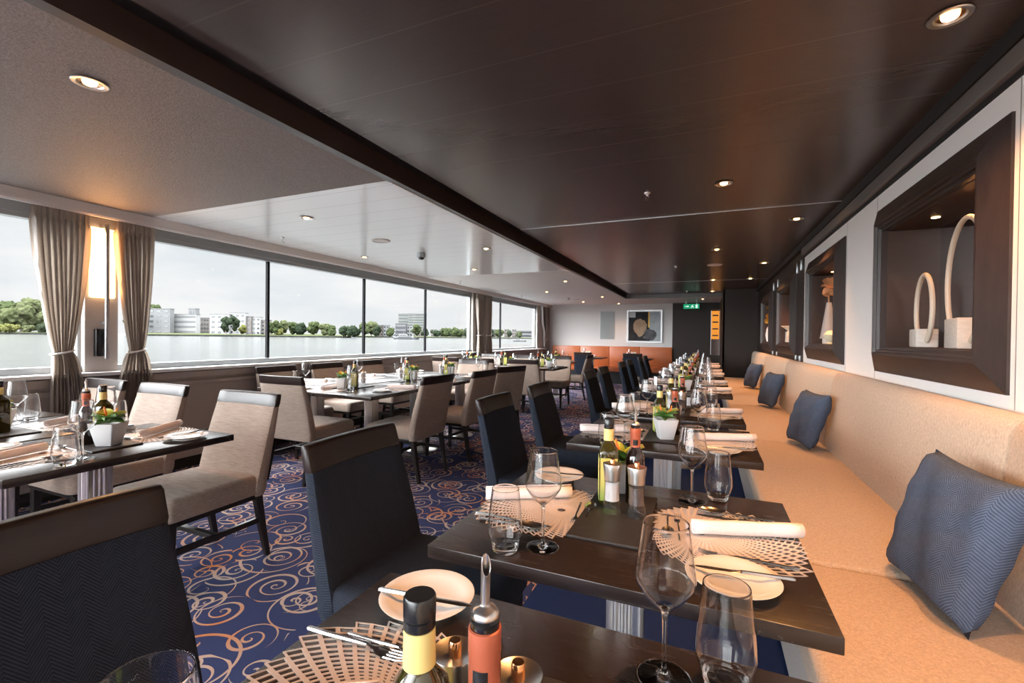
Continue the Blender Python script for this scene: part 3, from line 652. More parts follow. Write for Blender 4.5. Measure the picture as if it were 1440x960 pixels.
# scatter cushions
def cushion(c, ux, uy, hw, hh, th, label):
    ux = Vector(ux).normalized(); uy = Vector(uy); uy = (uy - ux*uy.dot(ux)).normalized(); uz = ux.cross(uy)
    b = BM(); n = 18
    def P(u, v, s):
        x = u*(1-0.07*(1-v*v)**1 * abs(u)**3) ; y = v*(1-0.07*(1-u*u)*abs(v)**3)
        e = max(0.0, (1-u**4)*(1-v**4))**0.42
        cr = 0.006*sin(7*u+3*v)*e + 0.004*sin(11*v-5*u)*e
        return Vector((x*hw, y*hh, s*(th*e+cr*(1 if e > 0.1 else 0))))
    for s in (1, -1):
        g_ = [[b.verts.new(P(-1+2*i/n, -1+2*j/n, s)) for i in range(n+1)] for j in range(n+1)]
        for j in range(n):
            for i in range(n): b.faces.new([g_[j][i], g_[j][i+1], g_[j+1][i+1], g_[j+1][i]])
    bmesh.ops.remove_doubles(b, verts=b.verts, dist=0.0006)
    o = obj('scatter_cushion', b, M['cushion'], ang=70)
    o.matrix_world = Matrix((ux, uy, uz)).transposed().to_4x4() @ Matrix.Identity(4)
    m4 = Matrix((ux, uy, uz)).transposed().to_4x4(); m4.translation = Vector(c); o.matrix_world = m4
    tag(o, label, 'cushion', 'blue scatter cushions on the long bench')
cushion((0.686, 1.785, 0.686), (0.096, -0.995, -0.013), (0.292, 0.015, 0.956), 0.215, 0.215, 0.065, 'blue herringbone scatter cushion on the bench, nearest and largest in view')
cushion((0.700, 3.97, 0.684), (0.20, -0.98, 0.0), (0.30, 0.02, 0.95), 0.20, 0.205, 0.065, 'blue scatter cushion leaning on the bench below the second niche')
cushion((0.700, 6.10, 0.684), (0.24, -0.98, 0.0), (0.30, 0.02, 0.95), 0.20, 0.205, 0.065, 'blue scatter cushion leaning on the bench between the nearer two and the last')
cushion((0.700, 8.35, 0.684), (0.26, -0.98, 0.0), (0.30, 0.02, 0.95), 0.20, 0.205, 0.065, 'blue scatter cushion farthest along the bench near its dark end wall')

# ================================================================== CHAIRS
def make_chair(style):
    blue = style == 'blue'
    F = M['blue'] if blue else M['beige']
    W, WT, HT = (0.245, 0.225, 0.905) if blue else (0.255, 0.250, 0.915)
    t = empty('dining_chair')
    zr = HT - (0.085 if blue else 0.070)
    def bx(z): return -0.245 - 0.105*max(0, (z-0.42)/0.49)**1.15
    def ring(z, w, th, r=0.016, con=0.018, dx=0.0):
        return [(bx(z)+dx+p-con*(1-(q/w)**2), q, z) for p, q in rrect(th/2, w, r, 4)] if True else None
    def ringc(z, w, th, r, con, dx=0.0):
        # outline subdivided along the width so that the concave back curves
        out = []
        N = 8
        hw, ht = w, th/2
        for i in range(N+1): out.append((ht, -hw+r+(2*hw-2*r)*i/N))
        out += [(ht-r*0.4, hw-r*0.3), (0, hw), (-ht+r*0.4, hw-r*0.3)]
        for i in range(N+1): out.append((-ht, hw-r-(2*hw-2*r)*i/N))
        out += [(-ht+r*0.4, -hw+r*0.3), (0, -hw), (ht-r*0.4, -hw+r*0.3)]
        return [(bx(z)+dx+p-con*(1-min(1, (q/hw)**2)), q, z) for p, q in out]
    b = BM(); rings = []
    for i in range(13):
        z = 0.36+(zr-0.36)*i/12; s = i/12
        w = W+(WT-W)*s + 0.006*sin(pi*s); th = 0.075-0.030*s
        if i == 0: w -= 0.012; th -= 0.014
        rings.append(ringc(z, w, th, 0.014, 0.020*s, 0.01*(1-s)))
    loft(b, rings); obj('backrest', b, F, t, ang=50)
    b = BM(); e = 0.004 if blue else 0.0
    rings = [ringc(z, WT+d, th, 0.010, 0.020, 0) for z, d, th in ((zr-0.002, 0.000, 0.036), (zr+0.012, 0.003, 0.040), (HT-0.012, 0.003, 0.034), (HT-0.002, 0.0, 0.030), (HT, -0.006, 0.020))]
    loft(b, rings); obj('top_rail', b, M['rail'], t, ang=50)
    # seat: rounded, wider at the front
    b = BM(); rings = []
    for z, s in ((0.372, -0.012), (0.378, -0.002), (0.40, 0.0), (0.445, 0.0), (0.465, -0.006), (0.476, -0.020), (0.480, -0.045)):
        hw, fx, rx = W+s, 0.262+s, -0.222
        o = []
        rr = 0.045
        for k in range(5): a = RAD(90*k/4); o.append((fx-rr+rr*sin(a), -hw+rr-rr*cos(a)))
        for k in range(5): a = RAD(90*k/4); o.append((fx-rr+rr*cos(a), hw-rr+rr*sin(a)))
        o += [(0.0, hw), (rx, hw-0.008), (rx, 0), (rx, -hw+0.008), (0.0, -hw)]
        rings.append([(x, y, z) for x, y in o])
    loft(b, rings); obj('seat', b, F, t, ang=50)
    b = BM(); box(b, (-0.235, -W+0.018, 0.345), (0.240, W-0.018, 0.372), 0.004); obj('seat_frame', b, M['leg'], t, False)
    for sx, sy in ((1, -1), (1, 1), (-1, -1), (-1, 1)):
        b = BM(); xt = 0.215 if sx > 0 else -0.235; xb = 0.222 if sx > 0 else -0.300; y = sy*(W-0.036)
        rings = [[(x0+p, y+q, z) for p, q in rrect(h, h, 0.004, 1)] for z, h, x0 in ((0.0, 0.014, xb), (0.18, 0.018, (xb*0.45+xt*0.55)), (0.36, 0.021, xt))]
        loft(b, rings); obj('leg', b, M['leg'], t, ang=30)
    for sy in (-1, 1):
        b = BM(); y = sy*(W-0.036); box(b, (-0.262, y-0.010, 0.205), (0.215, y+0.010, 0.235), 0.002); obj('stretcher', b, M['leg'], t, False)
    b = BM(); box(b, (-0.02, -W+0.04, 0.208), (0.01, W-0.04, 0.232), 0.002); obj('stretcher', b, M['leg'], t, False)
    return t
bc, wc = make_chair('blue'), make_chair('beige')
ORD = ['nearest', 'second', 'third', 'fourth', 'fifth', 'sixth', 'seventh', 'eighth', 'ninth', 'tenth']
TY = [0.45, 1.29, 2.49, 3.40, 4.88, 5.70, 6.98, 7.78, 9.05, 9.87]        # bench-row table centres
CY = [0.435, 1.30, 2.50, 3.30, 4.93, 5.66, 7.0, 7.75, 9.05, 9.85]
for i, y in enumerate(CY):
    place(bc, (-0.835, y, 0), 0, 'dark blue dining chair at the %s bench-row table' % ORD[i], 'dark blue chairs facing the long bench', 'chair')
place(bc, (-2.83, 11.45, 0), RAD(90), 'blue dining chair facing the orange banquette, left of two', 'blue chairs at the orange banquette', 'chair')
place(bc, (-1.62, 11.45, 0), RAD(90), 'blue dining chair facing the orange banquette, right of two', 'blue chairs at the orange banquette', 'chair')
BE = [(-2.52, 1.54, -90, 'beige dining chair with its whole seat in view at the left foreground table'),
      (-3.40, 1.57, -90, 'beige dining chair between its neighbours behind the left foreground tables'),
      (-4.10, 1.57, -90, 'beige dining chair under the window lamp behind the left foreground tables'),
      (-3.28, 3.09, 90, 'beige dining chair at the near end of the middle table group, back to camera'),
      (-2.54, 3.47, 180, 'beige dining chair nearest on the aisle side of the middle table group'),
      (-2.47, 4.27, 178, 'beige dining chair second on the aisle side of the middle table group'),
      (-2.46, 5.10, 160, 'beige dining chair seen edge-on, last on the aisle side of the middle group'),
      (-4.03, 3.60, 0, 'beige dining chair nearest on the window side of the middle table group'),
      (-4.03, 4.33, 0, 'beige dining chair second on the window side of the middle table group'),
      (-4.03, 5.12, 0, 'beige dining chair third on the window side of the middle table group'),
      (-3.24, 5.76, -90, 'beige dining chair at the far end of the middle group, facing the camera'),
      (-2.62, 6.92, 90, 'beige dining chair with its pale back to the camera, nearest the aisle'),
      (-3.38, 6.92, 90, 'beige dining chair back to camera, middle one of the far left group'),
      (-4.02, 6.90, 90, 'beige dining chair back to camera, by the window in the far group'),
      (-2.60, 8.02, -90, 'beige dining chair facing the camera, aisle end of the far left tables'),
      (-3.30, 8.02, -90, 'beige dining chair facing the camera, middle of the far left tables'),
      (-4.00, 8.02, -90, 'beige dining chair facing the camera, window end of the far left tables'),
      (-2.55, 9.25, 180, 'beige dining chair turned to the window at the last left-hand table')]
for x, y, a, l in BE: place(wc, (x, y, 0), RAD(a), l, 'beige dining chairs', 'chair')

# ================================================================== TABLES
def make_table(w, d):      # w along x, d along y
    t = empty('dining_table'); b = BM(); box(b, (-w/2, -d/2, 0.718), (w/2, d/2, 0.750), 0.0025); obj('tabletop', b, M['table'] if w > d else M['table_y'], t, ang=30)
    b = BM(); rings = []
    outl = []
    for k in range(64):
        a = 2*pi*k/64; q = max(abs(cos(a)), abs(sin(a))); r = 0.048/q*0.94
        if k % 4 in (1, 2): r -= 0.004
        outl.append((r*cos(a), r*sin(a)))
    loft(b, [[(x, y, z) for x, y in outl] for z in (0.02, 0.70)]); obj('pedestal', b, M['steel'], t, ang=25)
    b = BM(); box(b, (-0.16, -0.16, 0.700), (0.16, 0.16, 0.718), 0.003); obj('top_plate', b, M['leg'], t, False)
    b = BM(); lathe(b, [(0, 0), (0.17, 0), (0.17, 0.006), (0.15, 0.014), (0.05, 0.022), (0, 0.022)], 40); obj('base_plate', b, M['steel'], t)
    return t
tA = make_table(0.848, 0.70); tB = make_table(0.69, 0.832)
TX = -0.198
for i, y in enumerate(TY):
    place(tA, (TX, y, 0), 0, '%s bench-row table, dark wood on a steel pedestal' % ORD[i], 'dark tables in the bench row', 'table')
LT = [(-2.555, 1.157, 'left foreground table nearest the aisle, dark wood'), (-3.275, 1.085, 'left foreground table nearer the window, dark wood'), (-4.0, 1.085, 'left foreground table right by the window, dark wood')]
MTT = []
for r in range(3):
    for c in range(2):
        MTT.append((-2.90-0.73*c, 3.42+0.05*c+0.838*r, 'dark table of the middle group, %s row, %s side' % (['near', 'middle', 'far'][r], ['aisle', 'window'][c])))
FT = [(-2.62, 7.45, 'dark table of the far left group nearest the aisle'), (-3.32, 7.45, 'dark table in the middle of the far left group'), (-4.02, 7.45, 'dark table of the far left group by the window'),
      (-2.95, 9.3, 'dark table before the window, last of the left side'), (-2.83, 12.1, 'small dark table before the banquette, left of two'), (-1.62, 12.1, 'small dark table before the banquette, right of two')]
for x, y, l in LT+MTT+FT: place(tB, (x, y, 0), 0, l, 'dark tables outside the bench row', 'table')

# ================================================================== TABLEWARE PROTOTYPES
def placemat():
    t = bmesh.new(); Nn = 50; dth = 2*pi/Nn; q = 1+dth*0.5*1.15; r0 = 0.012
    fx = -0.055
    cache = {}
    def node(k, h):
        h = h % (2*Nn)
        key = (k, h)
        if key not in cache:
            r = r0*q**k; a = h*dth/2+k*0.05; cache[key] = t.verts.new((fx+r*cos(a), r*sin(a), 0))
        return cache[key]
    def inside(x, y): return (abs(x)/0.172)**3.0 + (abs(y)/0.188)**3.0 < 1.0
    for k in range(50):
        for h in range(k % 2, 2*Nn, 2):
            rm = r0*q**(k+1); a = h*dth/2+(k+1)*0.05
            if inside(fx+rm*cos(a), rm*sin(a)):
                t.faces.new([node(k, h), node(k+1, h-1), node(k+2, h), node(k+1, h+1)][::-1])
    fs = t.faces[:]
    for v in t.verts: pass
    # inset by hand: ring of quads round every cell
    b = BM()
    cen = b.verts
    for f in fs:
        c = f.calc_center_median(); sz = sqrt(f.calc_area()); k = max(0.42, 1-2*0.0027/max(sz, 1e-4))
        if sz < 0.004: k = 0.0001
        o = [v.co for v in f.verts]; n_ = [c+(p-c)*k for p in o]
        for z0, z1 in ((0.0016, 0.0016),):
            O = [b.verts.new((p.x, p.y, 0.0016)) for p in o]; I = [b.verts.new((p.x, p.y, 0.0016)) for p in n_]; L = [b.verts.new((p.x, p.y, 0.0)) for p in n_]; LO = [b.verts.new((p.x, p.y, 0.0)) for p in o]
            for i in range(4):
                j = (i+1) % 4
                b.faces.new([O[i], O[j], I[j], I[i]]); b.faces.new([I[i], I[j], L[j], L[i]]); b.faces.new([LO[j], LO[i], L[i], L[j]])
    t.free(); bmesh.ops.remove_doubles(b, verts=b.verts, dist=0.00005)
    return obj('placemat', b, M['mat'], smooth=False)
def napkin():
    b = BM(); n, L, pts = 64, 0.27, []
    for i in range(n):
        a = 3.2*2*pi*i/(n-1); r = 0.005+0.0165*i/(n-1); pts.append((r*cos(a), r*sin(a)*0.92))
    rows = []
    for j in range(9):
        x = -L/2+L*j/8; w = 1+0.03*sin(j*1.7)
        rows.append([(x+0.0012*sin(i*0.7+j), p*w, q*w+0.0205) for i, (p, q) in enumerate(pts)])
    loft(b, rows, cap=False, close=False)
    o = obj('napkin', b, M['napkin'], ang=60); md = o.modifiers.new('thickness', 'SOLIDIFY'); md.thickness = 0.002; md.offset = 0; return o
def plate():
    b = BM(); lathe(b, [(0, 0.004), (0.048, 0.004), (0.050, 0.0), (0.054, 0.0), (0.056, 0.005), (0.075, 0.012), (0.089, 0.0165), (0.090, 0.018), (0.088, 0.0185), (0.070, 0.0135), (0.055, 0.008), (0, 0.007)], 48)
    return obj('side_plate', b, M['white'])
def bar(b, pts):     # flat cutlery body from (x, halfwidth, z, thickness)
    rings = [[(x, -w, z+th*0.3), (x, -w*0.6, z+th), (x, w*0.6, z+th), (x, w, z+th*0.3), (x, w*0.6, z), (x, -w*0.6, z)] for x, w, z, th in pts]; loft(b, rings)
HND = [(-0.105, 0.0035, 0.001, 0.003), (-0.10, 0.0048, 0.0005, 0.0048), (-0.06, 0.0045, 0.001, 0.0045), (0.0, 0.0034, 0.004, 0.0034), (0.02, 0.0028, 0.005, 0.0026)]
def knife(s=1.0, nm='dinner_knife'):
    b = BM(); bar(b, [(-0.115, 0.0035, 0.0, 0.004), (-0.11, 0.0055, 0, 0.006), (0.0, 0.0045, 0, 0.0055), (0.008, 0.006, 0.001, 0.003), (0.03, 0.0085, 0.001, 0.0016), (0.085, 0.0085, 0.001, 0.0016), (0.105, 0.005, 0.001, 0.0012), (0.112, 0.001, 0.001, 0.0008)])
    bmesh.ops.scale(b, vec=(s, s, 1), verts=b.verts); return obj(nm, b, M['shiny'], ang=40)
def fork(s=1.0, nm='dinner_fork'):
    b = BM(); bar(b, HND+[(0.035, 0.004, 0.003, 0.0022), (0.045, 0.0105, 0.0015, 0.002), (0.062, 0.012, 0.001, 0.002)])
    for k in range(4):
        y = -0.0096+k*0.0064; b2 = bmesh.new(); bar(b2, [(0.060, 0.0021, 0.001, 0.002), (0.085, 0.0017, 0.002, 0.0018), (0.102, 0.0008, 0.006, 0.001)]); bmesh.ops.translate(b2, vec=(0, y, 0), verts=b2.verts); merge(b, b2)
    bmesh.ops.scale(b, vec=(s, s, 1), verts=b.verts); return obj(nm, b, M['shiny'], ang=40)
def spoon(s=1.0, nm='soup_spoon'):
    b = BM(); bar(b, HND); n = 14
    for s_ in (0,):
        rows = []
        for i in range(9):
            rr = i/8; rows.append([(0.055+0.037*rr*cos(2*pi*k/20), 0.0205*rr*sin(2*pi*k/20), 0.0008+0.0085*rr**2.4) for k in range(20)] if i else [(0.055+0.0005*cos(2*pi*k/20), 0.0005*sin(2*pi*k/20), 0.0008) for k in range(20)])
        top = [[(x, y, z+0.0012) for x, y, z in r] for r in rows]
        loft(b, rows[::-1]+[], cap=False); loft(b, top, cap=False)
        loft(b, [rows[-1], top[-1]], cap=False)
    bmesh.ops.scale(b, vec=(s, s, 1), verts=b.verts); return obj(nm, b, M['shiny'], ang=40)
def spline(P, n):
    out = []
    for i in range(len(P)-1):
        p0, p1, p2, p3 = P[max(i-1, 0)], P[i], P[i+1], P[min(i+2, len(P)-1)]
        for k in range(n):
            t = k/n; out.append(tuple(0.5*((2*b_)+(-a_+c_)*t+(2*a_-5*b_+4*c_-d_)*t*t+(-a_+3*b_-3*c_+d_)*t**3) for a_, b_, c_, d_ in zip(p0, p1, p2, p3)))
    return out+[P[-1]]
def shell(base, bowl, th, n, bottom):
    """outer profile base + bowl, rounded rim, inner wall a constant thickness in"""
    B = spline(bowl, n); inn = []
    for k, p in enumerate(B):
        a, c = B[max(k-1, 0)], B[min(k+1, len(B)-1)]; dx, dz = c[0]-a[0], c[1]-a[1]; l = sqrt(dx*dx+dz*dz) or 1
        inn.append((max(0.0, p[0]-th*dz/l), p[1]+th*dx/l))
    rim = [((B[-1][0]+inn[-1][0])/2+th*0.5*cos(a), B[-1][1]+th*0.5*sin(a)) for a in (0.5, pi/2, pi-0.5)]
    inn = [q for q in inn if q[1] > bottom+0.0004 and q[0] > 0.002]
    return base+B+rim+inn[::-1]+[(0.0, bottom)]
def wine_glass(seg=56, m='glass', nm='wine_glass', n=5):
    base = [(0.0, 0.0)]+spline([(0.0360, 0.0), (0.0385, 0.0008), (0.0370, 0.0020), (0.0150, 0.0042), (0.0060, 0.0095), (0.0038, 0.0220), (0.0034, 0.0600), (0.0040, 0.0920), (0.0062, 0.1030)], max(1, n-2))
    bowl = [(0.0068, 0.1040), (0.0140, 0.1105), (0.0290, 0.1250), (0.0410, 0.1420), (0.0437, 0.1520), (0.0425, 0.1680), (0.0372, 0.2050), (0.0330, 0.2355)]
    b = BM(); lathe(b, shell(base, bowl, 0.0009, n, 0.1085), seg); return obj(nm, b, M[m], ang=75)
def tumbler(seg=56, m='glass', n=5):
    base = [(0.0, 0.0), (0.020, 0.0), (0.0265, 0.0006)]
    bowl = [(0.0290, 0.0030), (0.0335, 0.0180), (0.0400, 0.0400), (0.0413, 0.0520), (0.0392, 0.0850), (0.0347, 0.1300), (0.0325, 0.1500)]
    b = BM(); lathe(b, shell(base, bowl, 0.0010, n, 0.0110), seg); return obj('water_tumbler', b, M[m], ang=75)
def oil_bottle():
    t = empty('oil_bottle'); b = BM(); sec = lambda s, r, z: [(p, q, z) for p, q in rrect(s, s, r, 4)]
    loft(b, [sec(0.026, 0.006, 0), sec(0.0285, 0.006, 0.003), sec(0.0285, 0.006, 0.150), sec(0.027, 0.010, 0.163), sec(0.020, 0.0145, 0.177), sec(0.0145, 0.0140, 0.188), sec(0.0135, 0.0134, 0.196), sec(0.0135, 0.0134, 0.236)]); obj('bottle_glass', b, M['oil'], t, ang=40)
    b = BM(); box(b, (-0.0255, -0.0298, 0.012), (0.0255, -0.0286, 0.140)); box(b, (-0.0298, -0.0255, 0.012), (-0.0286, 0.0255, 0.140)); box(b, (-0.0255, 0.0286, 0.012), (0.0255, 0.0298, 0.140)); obj('paper_label', b, M['yellow_label'], t, False)
    b = BM(); lathe(b, [(0.0137, 0.190), (0.0158, 0.190), (0.0150, 0.225), (0.0137, 0.225)], 28); obj('neck_foil', b, M['yellow'], t)
    b = BM(); lathe(b, [(0, 0.2362), (0.0140, 0.2255), (0.0152, 0.2262), (0.0152, 0.2340), (0.0142, 0.2350), (0.0155, 0.2365), (0.0155, 0.2540), (0.0143, 0.2560), (0, 0.2560)], 28); obj('cap', b, M['black'], t); return t
def vinegar_bottle():
    t = empty('vinegar_bottle'); b = BM()
    lathe(b, [(0, 0), (0.026, 0), (0.0285, 0.003), (0.0285, 0.125), (0.027, 0.143), (0.020, 0.160), (0.0145, 0.170), (0.0135, 0.180), (0.0135, 0.232), (0, 0.232)], 32); obj('bottle_glass', b, M['vinegar'], t, ang=40)
    b = BM(); lathe(b, [(0.0137, 0.172), (0.0152, 0.172), (0.0152, 0.205), (0.0157, 0.206), (0.0157, 0.228), (0.0140, 0.229)], 28); obj('neck_foil', b, M['red'], t)
    b = BM()
    for a0 in (-1.9, 0.2, 2.2):
        lo_ = [[(0.0155*cos(a0+k*0.14), 0.0155*sin(a0+k*0.14), z) for k in range(8)] for z in (0.178, 0.195)]; loft(b, lo_, cap=False, close=False)
    obj('foil_mark', b, M['black'], t)
    b = BM(); lathe(b, [(0, 0.2322), (0.0138, 0.2322), (0.0142, 0.236), (0.0120, 0.2385), (0, 0.2385)], 24); obj('stopper', b, M['black'], t)
    b = BM(); lathe(b, [(0, 0.2386), (0.0130, 0.2386), (0.0135, 0.241), (0.0105, 0.246), (0.0055, 0.248), (0.0045, 0.250)], 24)
    ang = [2*pi*k/20 for k in range(20)]; off = Vector((-0.004, 0, 0))
    def rg(r, z, sl=0.0, dx=0.0): return [(r*cos(a)+dx, r*sin(a), z+sl*cos(a)) for a in ang]
    loft(b, [rg(0.0045, 0.248), rg(0.0045, 0.270, 0, -0.001), rg(0.0045, 0.288, 0.009, -0.003), rg(0.0036, 0.288, 0.009, -0.003), rg(0.0036, 0.262)], cap=False)
    obj('pourer', b, M['steel'], t, ang=50); return t
def mill(kind):
    t = empty('salt_mill' if kind == 'salt' else 'pepper_mill'); b = BM()
    lathe(b, [(0, 0), (0.0270, 0), (0.0275, 0.003), (0.0245, 0.030), (0.0215, 0.055), (0.0215, 0.080), (0.0225, 0.092), (0.0212, 0.092), (0.0200, 0.080), (0.0200, 0.055), (0.022, 0.034), (0.0, 0.030)], 32); obj('clear_body', b, M['glassthin'], t)
    b = BM(); lathe(b, [(0, 0.0305), (0.0205, 0.0345), (0.0195, 0.055), (0.0195, 0.088 if kind == 'salt' else 0.083), (0, 0.088 if kind == 'salt' else 0.083)], 28); obj('filling', b, M[kind], t)
    b = BM(); lathe(b, [(0, 0.0925), (0.0225, 0.0925), (0.0232, 0.097), (0.0235, 0.112), (0.0270, 0.138), (0.0265, 0.1395), (0.012, 0.134), (0.0, 0.134)], 32); obj('steel_head', b, M['steel'], t)
    b = BM(); lathe(b, [(0, 0.1335), (0.0075, 0.1335), (0.0075, 0.150), (0.0065, 0.152), (0, 0.152)], 20); obj('knob', b, M['gold'], t); return t
def flower_pot():
    t = empty('flower_pot'); b = BM(); sec = lambda s, z, r=0.006: [(p, q, z) for p, q in rrect(s, s, r, 3)]
    loft(b, [sec(0.032, 0), sec(0.034, 0.002), sec(0.052, 0.100), sec(0.049, 0.100), sec(0.045, 0.085)]); obj('square_pot', b, M['pot'], t, ang=40)
    b = BM()
    def leafshape(q, L, W, cup=0.02, droop=0.02):
        rr = []
        for i in range(9):
            u = i/8; w = W*sin(pi*min(1, (u*0.93+0.07)))**0.7
            rr.append([(L*u, w*v, cup*v*v*0.8 - droop*u*u + 0.002) for v in (-1, -.6, -.2, .2, .6, 1)])
        loft(q, rr, cap=False, close=False)
    for k in range(9):
        q = bmesh.new(); leafshape(q, 0.056+0.006*(k % 3), 0.024); merge(b, q, 0, Matrix.Translation((0, 0, 0.095+0.004*(k % 2))) @ Matrix.Rotation(k*2*pi/9+0.2, 4, 'Z') @ Matrix.Rotation(-RAD(18+14*(k % 3)), 4, 'Y'))
    obj('leaves', b, M['leaf'], t, ang=60)
    for k, (a, e, L) in enumerate(((2.6, 40, 0.058), (0.3, 30, 0.064))):
        b = BM(); q = bmesh.new(); leafshape(q, L, 0.028, 0.018, 0.012); merge(b, q); f = obj('flower', b, M['flower'], t, ang=60); f.location = (-0.01+0.02*k, 0.005-0.012*k, 0.118); f.rotation_euler = (RAD(-12), RAD(-e), a)
        b = BM(); tube(b, [(0.012, 0, 0.006), (0.03, 0, 0.016), (0.045, 0, 0.03)], [0.004, 0.0045, 0.002], 8); obj('spadix', b, M['spadix'], f)
    return t
def slate_board():
    b = BM(); rnd = random.Random(3); n = 22; w, d = 0.095, 0.19; pts = []
    for (x0, y0), (x1, y1) in zip([(-w, -d), (w, -d), (w, d), (-w, d)], [(w, -d), (w, d), (-w, d), (-w, -d)]):
        for k in range(n): pts.append((x0+(x1-x0)*k/n, y0+(y1-y0)*k/n))
    loft(b, [[(x*s*(1+rnd.uniform(-.008, .004)), y*s*(1+rnd.uniform(-.004, .002)), z) for x, y in pts] for z, s in ((0, 0.985), (0.004, 1.0), (0.008, 0.985))])
    return obj('slate_board', b, M['slate'], ang=30)

PR = dict(placemat=placemat(), napkin=napkin(), side_plate=plate(), dinner_knife=knife(), butter_knife=knife(0.85, 'butter_knife'), dinner_fork=fork(), dessert_fork=fork(0.82, 'dessert_fork'),
          soup_spoon=spoon(), dessert_spoon=spoon(0.82, 'dessert_spoon'), wine_glass=wine_glass(), water_tumbler=tumbler(), oil_bottle=oil_bottle(), vinegar_bottle=vinegar_bottle(),
          salt_mill=mill('salt'), pepper_mill=mill('pepper'), flower_pot=flower_pot(), slate_board=slate_board())
wg_far = wine_glass(24, 'glassthin', n=2); tb_far = tumbler(24, 'glassthin', n=2)
DESC = dict(placemat=('openwork rose-gold placemat', 'placemat'), napkin=('rolled pale pink napkin', 'napkin'), side_plate=('round white side plate', 'plate'), dinner_knife=('steel dinner knife', 'knife'),
            butter_knife=('steel butter knife', 'knife'), dinner_fork=('long steel dinner fork', 'fork'), dessert_fork=('small steel dessert fork', 'fork'), soup_spoon=('long steel soup spoon', 'spoon'),
            dessert_spoon=('small steel dessert spoon', 'spoon'), wine_glass=('empty clear wine glass', 'wine glass'), water_tumbler=('clear water tumbler', 'tumbler'))
GRP = dict(placemat='placemats', napkin='rolled napkins', side_plate='side plates', dinner_knife='dinner knives', butter_knife='butter knives', dinner_fork='dinner forks', dessert_fork='dessert forks', soup_spoon='soup spoons',
           dessert_spoon='dessert spoons', wine_glass='wine glasses', water_tumbler='water tumblers')
LOCAL = dict(   # (in from the table edge, to the diner's left, height, heading) ; heading 0 points away from the diner
    placemat=(0.180, 0.0, 0.0, 0), napkin=(0.125, 0.0, 0.0022, 0.33), side_plate=(0.165, 0.236, 0.0, 0), butter_knife=(0.150, 0.225, 0.0205, 0.10),
    dinner_fork=(0.135, 0.120, 0.0022, 0.0), dinner_knife=(0.135, -0.130, 0.0022, 0.0), soup_spoon=(0.150, -0.160, 0.0022, 0.0),
    dessert_fork=(0.285, -0.01, 0.0022, -1.45), dessert_spoon=(0.315, 0.0, 0.0022, 1.65), wine_glass=(0.262, -0.245, 0.0, 0), water_tumbler=(0.186, -0.300, 0.0, 0))
FULL = ['placemat', 'napkin', 'side_plate', 'butter_knife', 'dinner_fork', 'dinner_knife', 'soup_spoon', 'dessert_fork', 'dessert_spoon', 'wine_glass', 'water_tumbler']
MID = ['placemat', 'napkin', 'side_plate', 'butter_knife', 'dessert_fork', 'wine_glass', 'water_tumbler']
FARS = ['placemat', 'napkin', 'side_plate', 'wine_glass', 'water_tumbler']
def setting(ex, ey, face, where, items=FULL, over={}, farg=False):
    """ex,ey: middle of the diner's table edge; face: heading from the diner into the table"""
    ca, sa = cos(face), sin(face)
    for it in items:
        a, l, z, h = over.get(it, LOCAL[it])
        x = ex+ca*a-sa*l; y = ey+sa*a+ca*l
        p = PR[it]
        if farg and it == 'wine_glass': p = wg_far
        if farg and it == 'water_tumbler': p = tb_far
        rz = face+h+(0 if it not in ('placemat',) else pi)
        place(p, (x, y, 0.7502+z), rz, '%s %s' % (DESC[it][0], where), GRP[it], DESC[it][1])
ZT = 0.7502
def centre(items, where):
    nm = dict(oil_bottle=('square olive oil bottle with yellow neck', 'bottle', 'olive oil bottles'), vinegar_bottle=('dark vinegar bottle with red neck foil', 'bottle', 'vinegar bottles'),
              salt_mill=('clear steel-topped salt mill', 'salt mill', 'salt mills'), pepper_mill=('clear steel-topped pepper mill', 'pepper mill', 'pepper mills'),
              flower_pot=('white square pot with anthurium', 'potted plant', 'potted anthuriums'), slate_board=('dark slate board', 'slate board', 'slate boards'))
    for it, x, y, rz in items:
        place(PR[it], (x, y, ZT+(0 if it == 'slate_board' else 0.0082)), rz, '%s %s' % (nm[it][0], where), nm[it][2], nm[it][1])

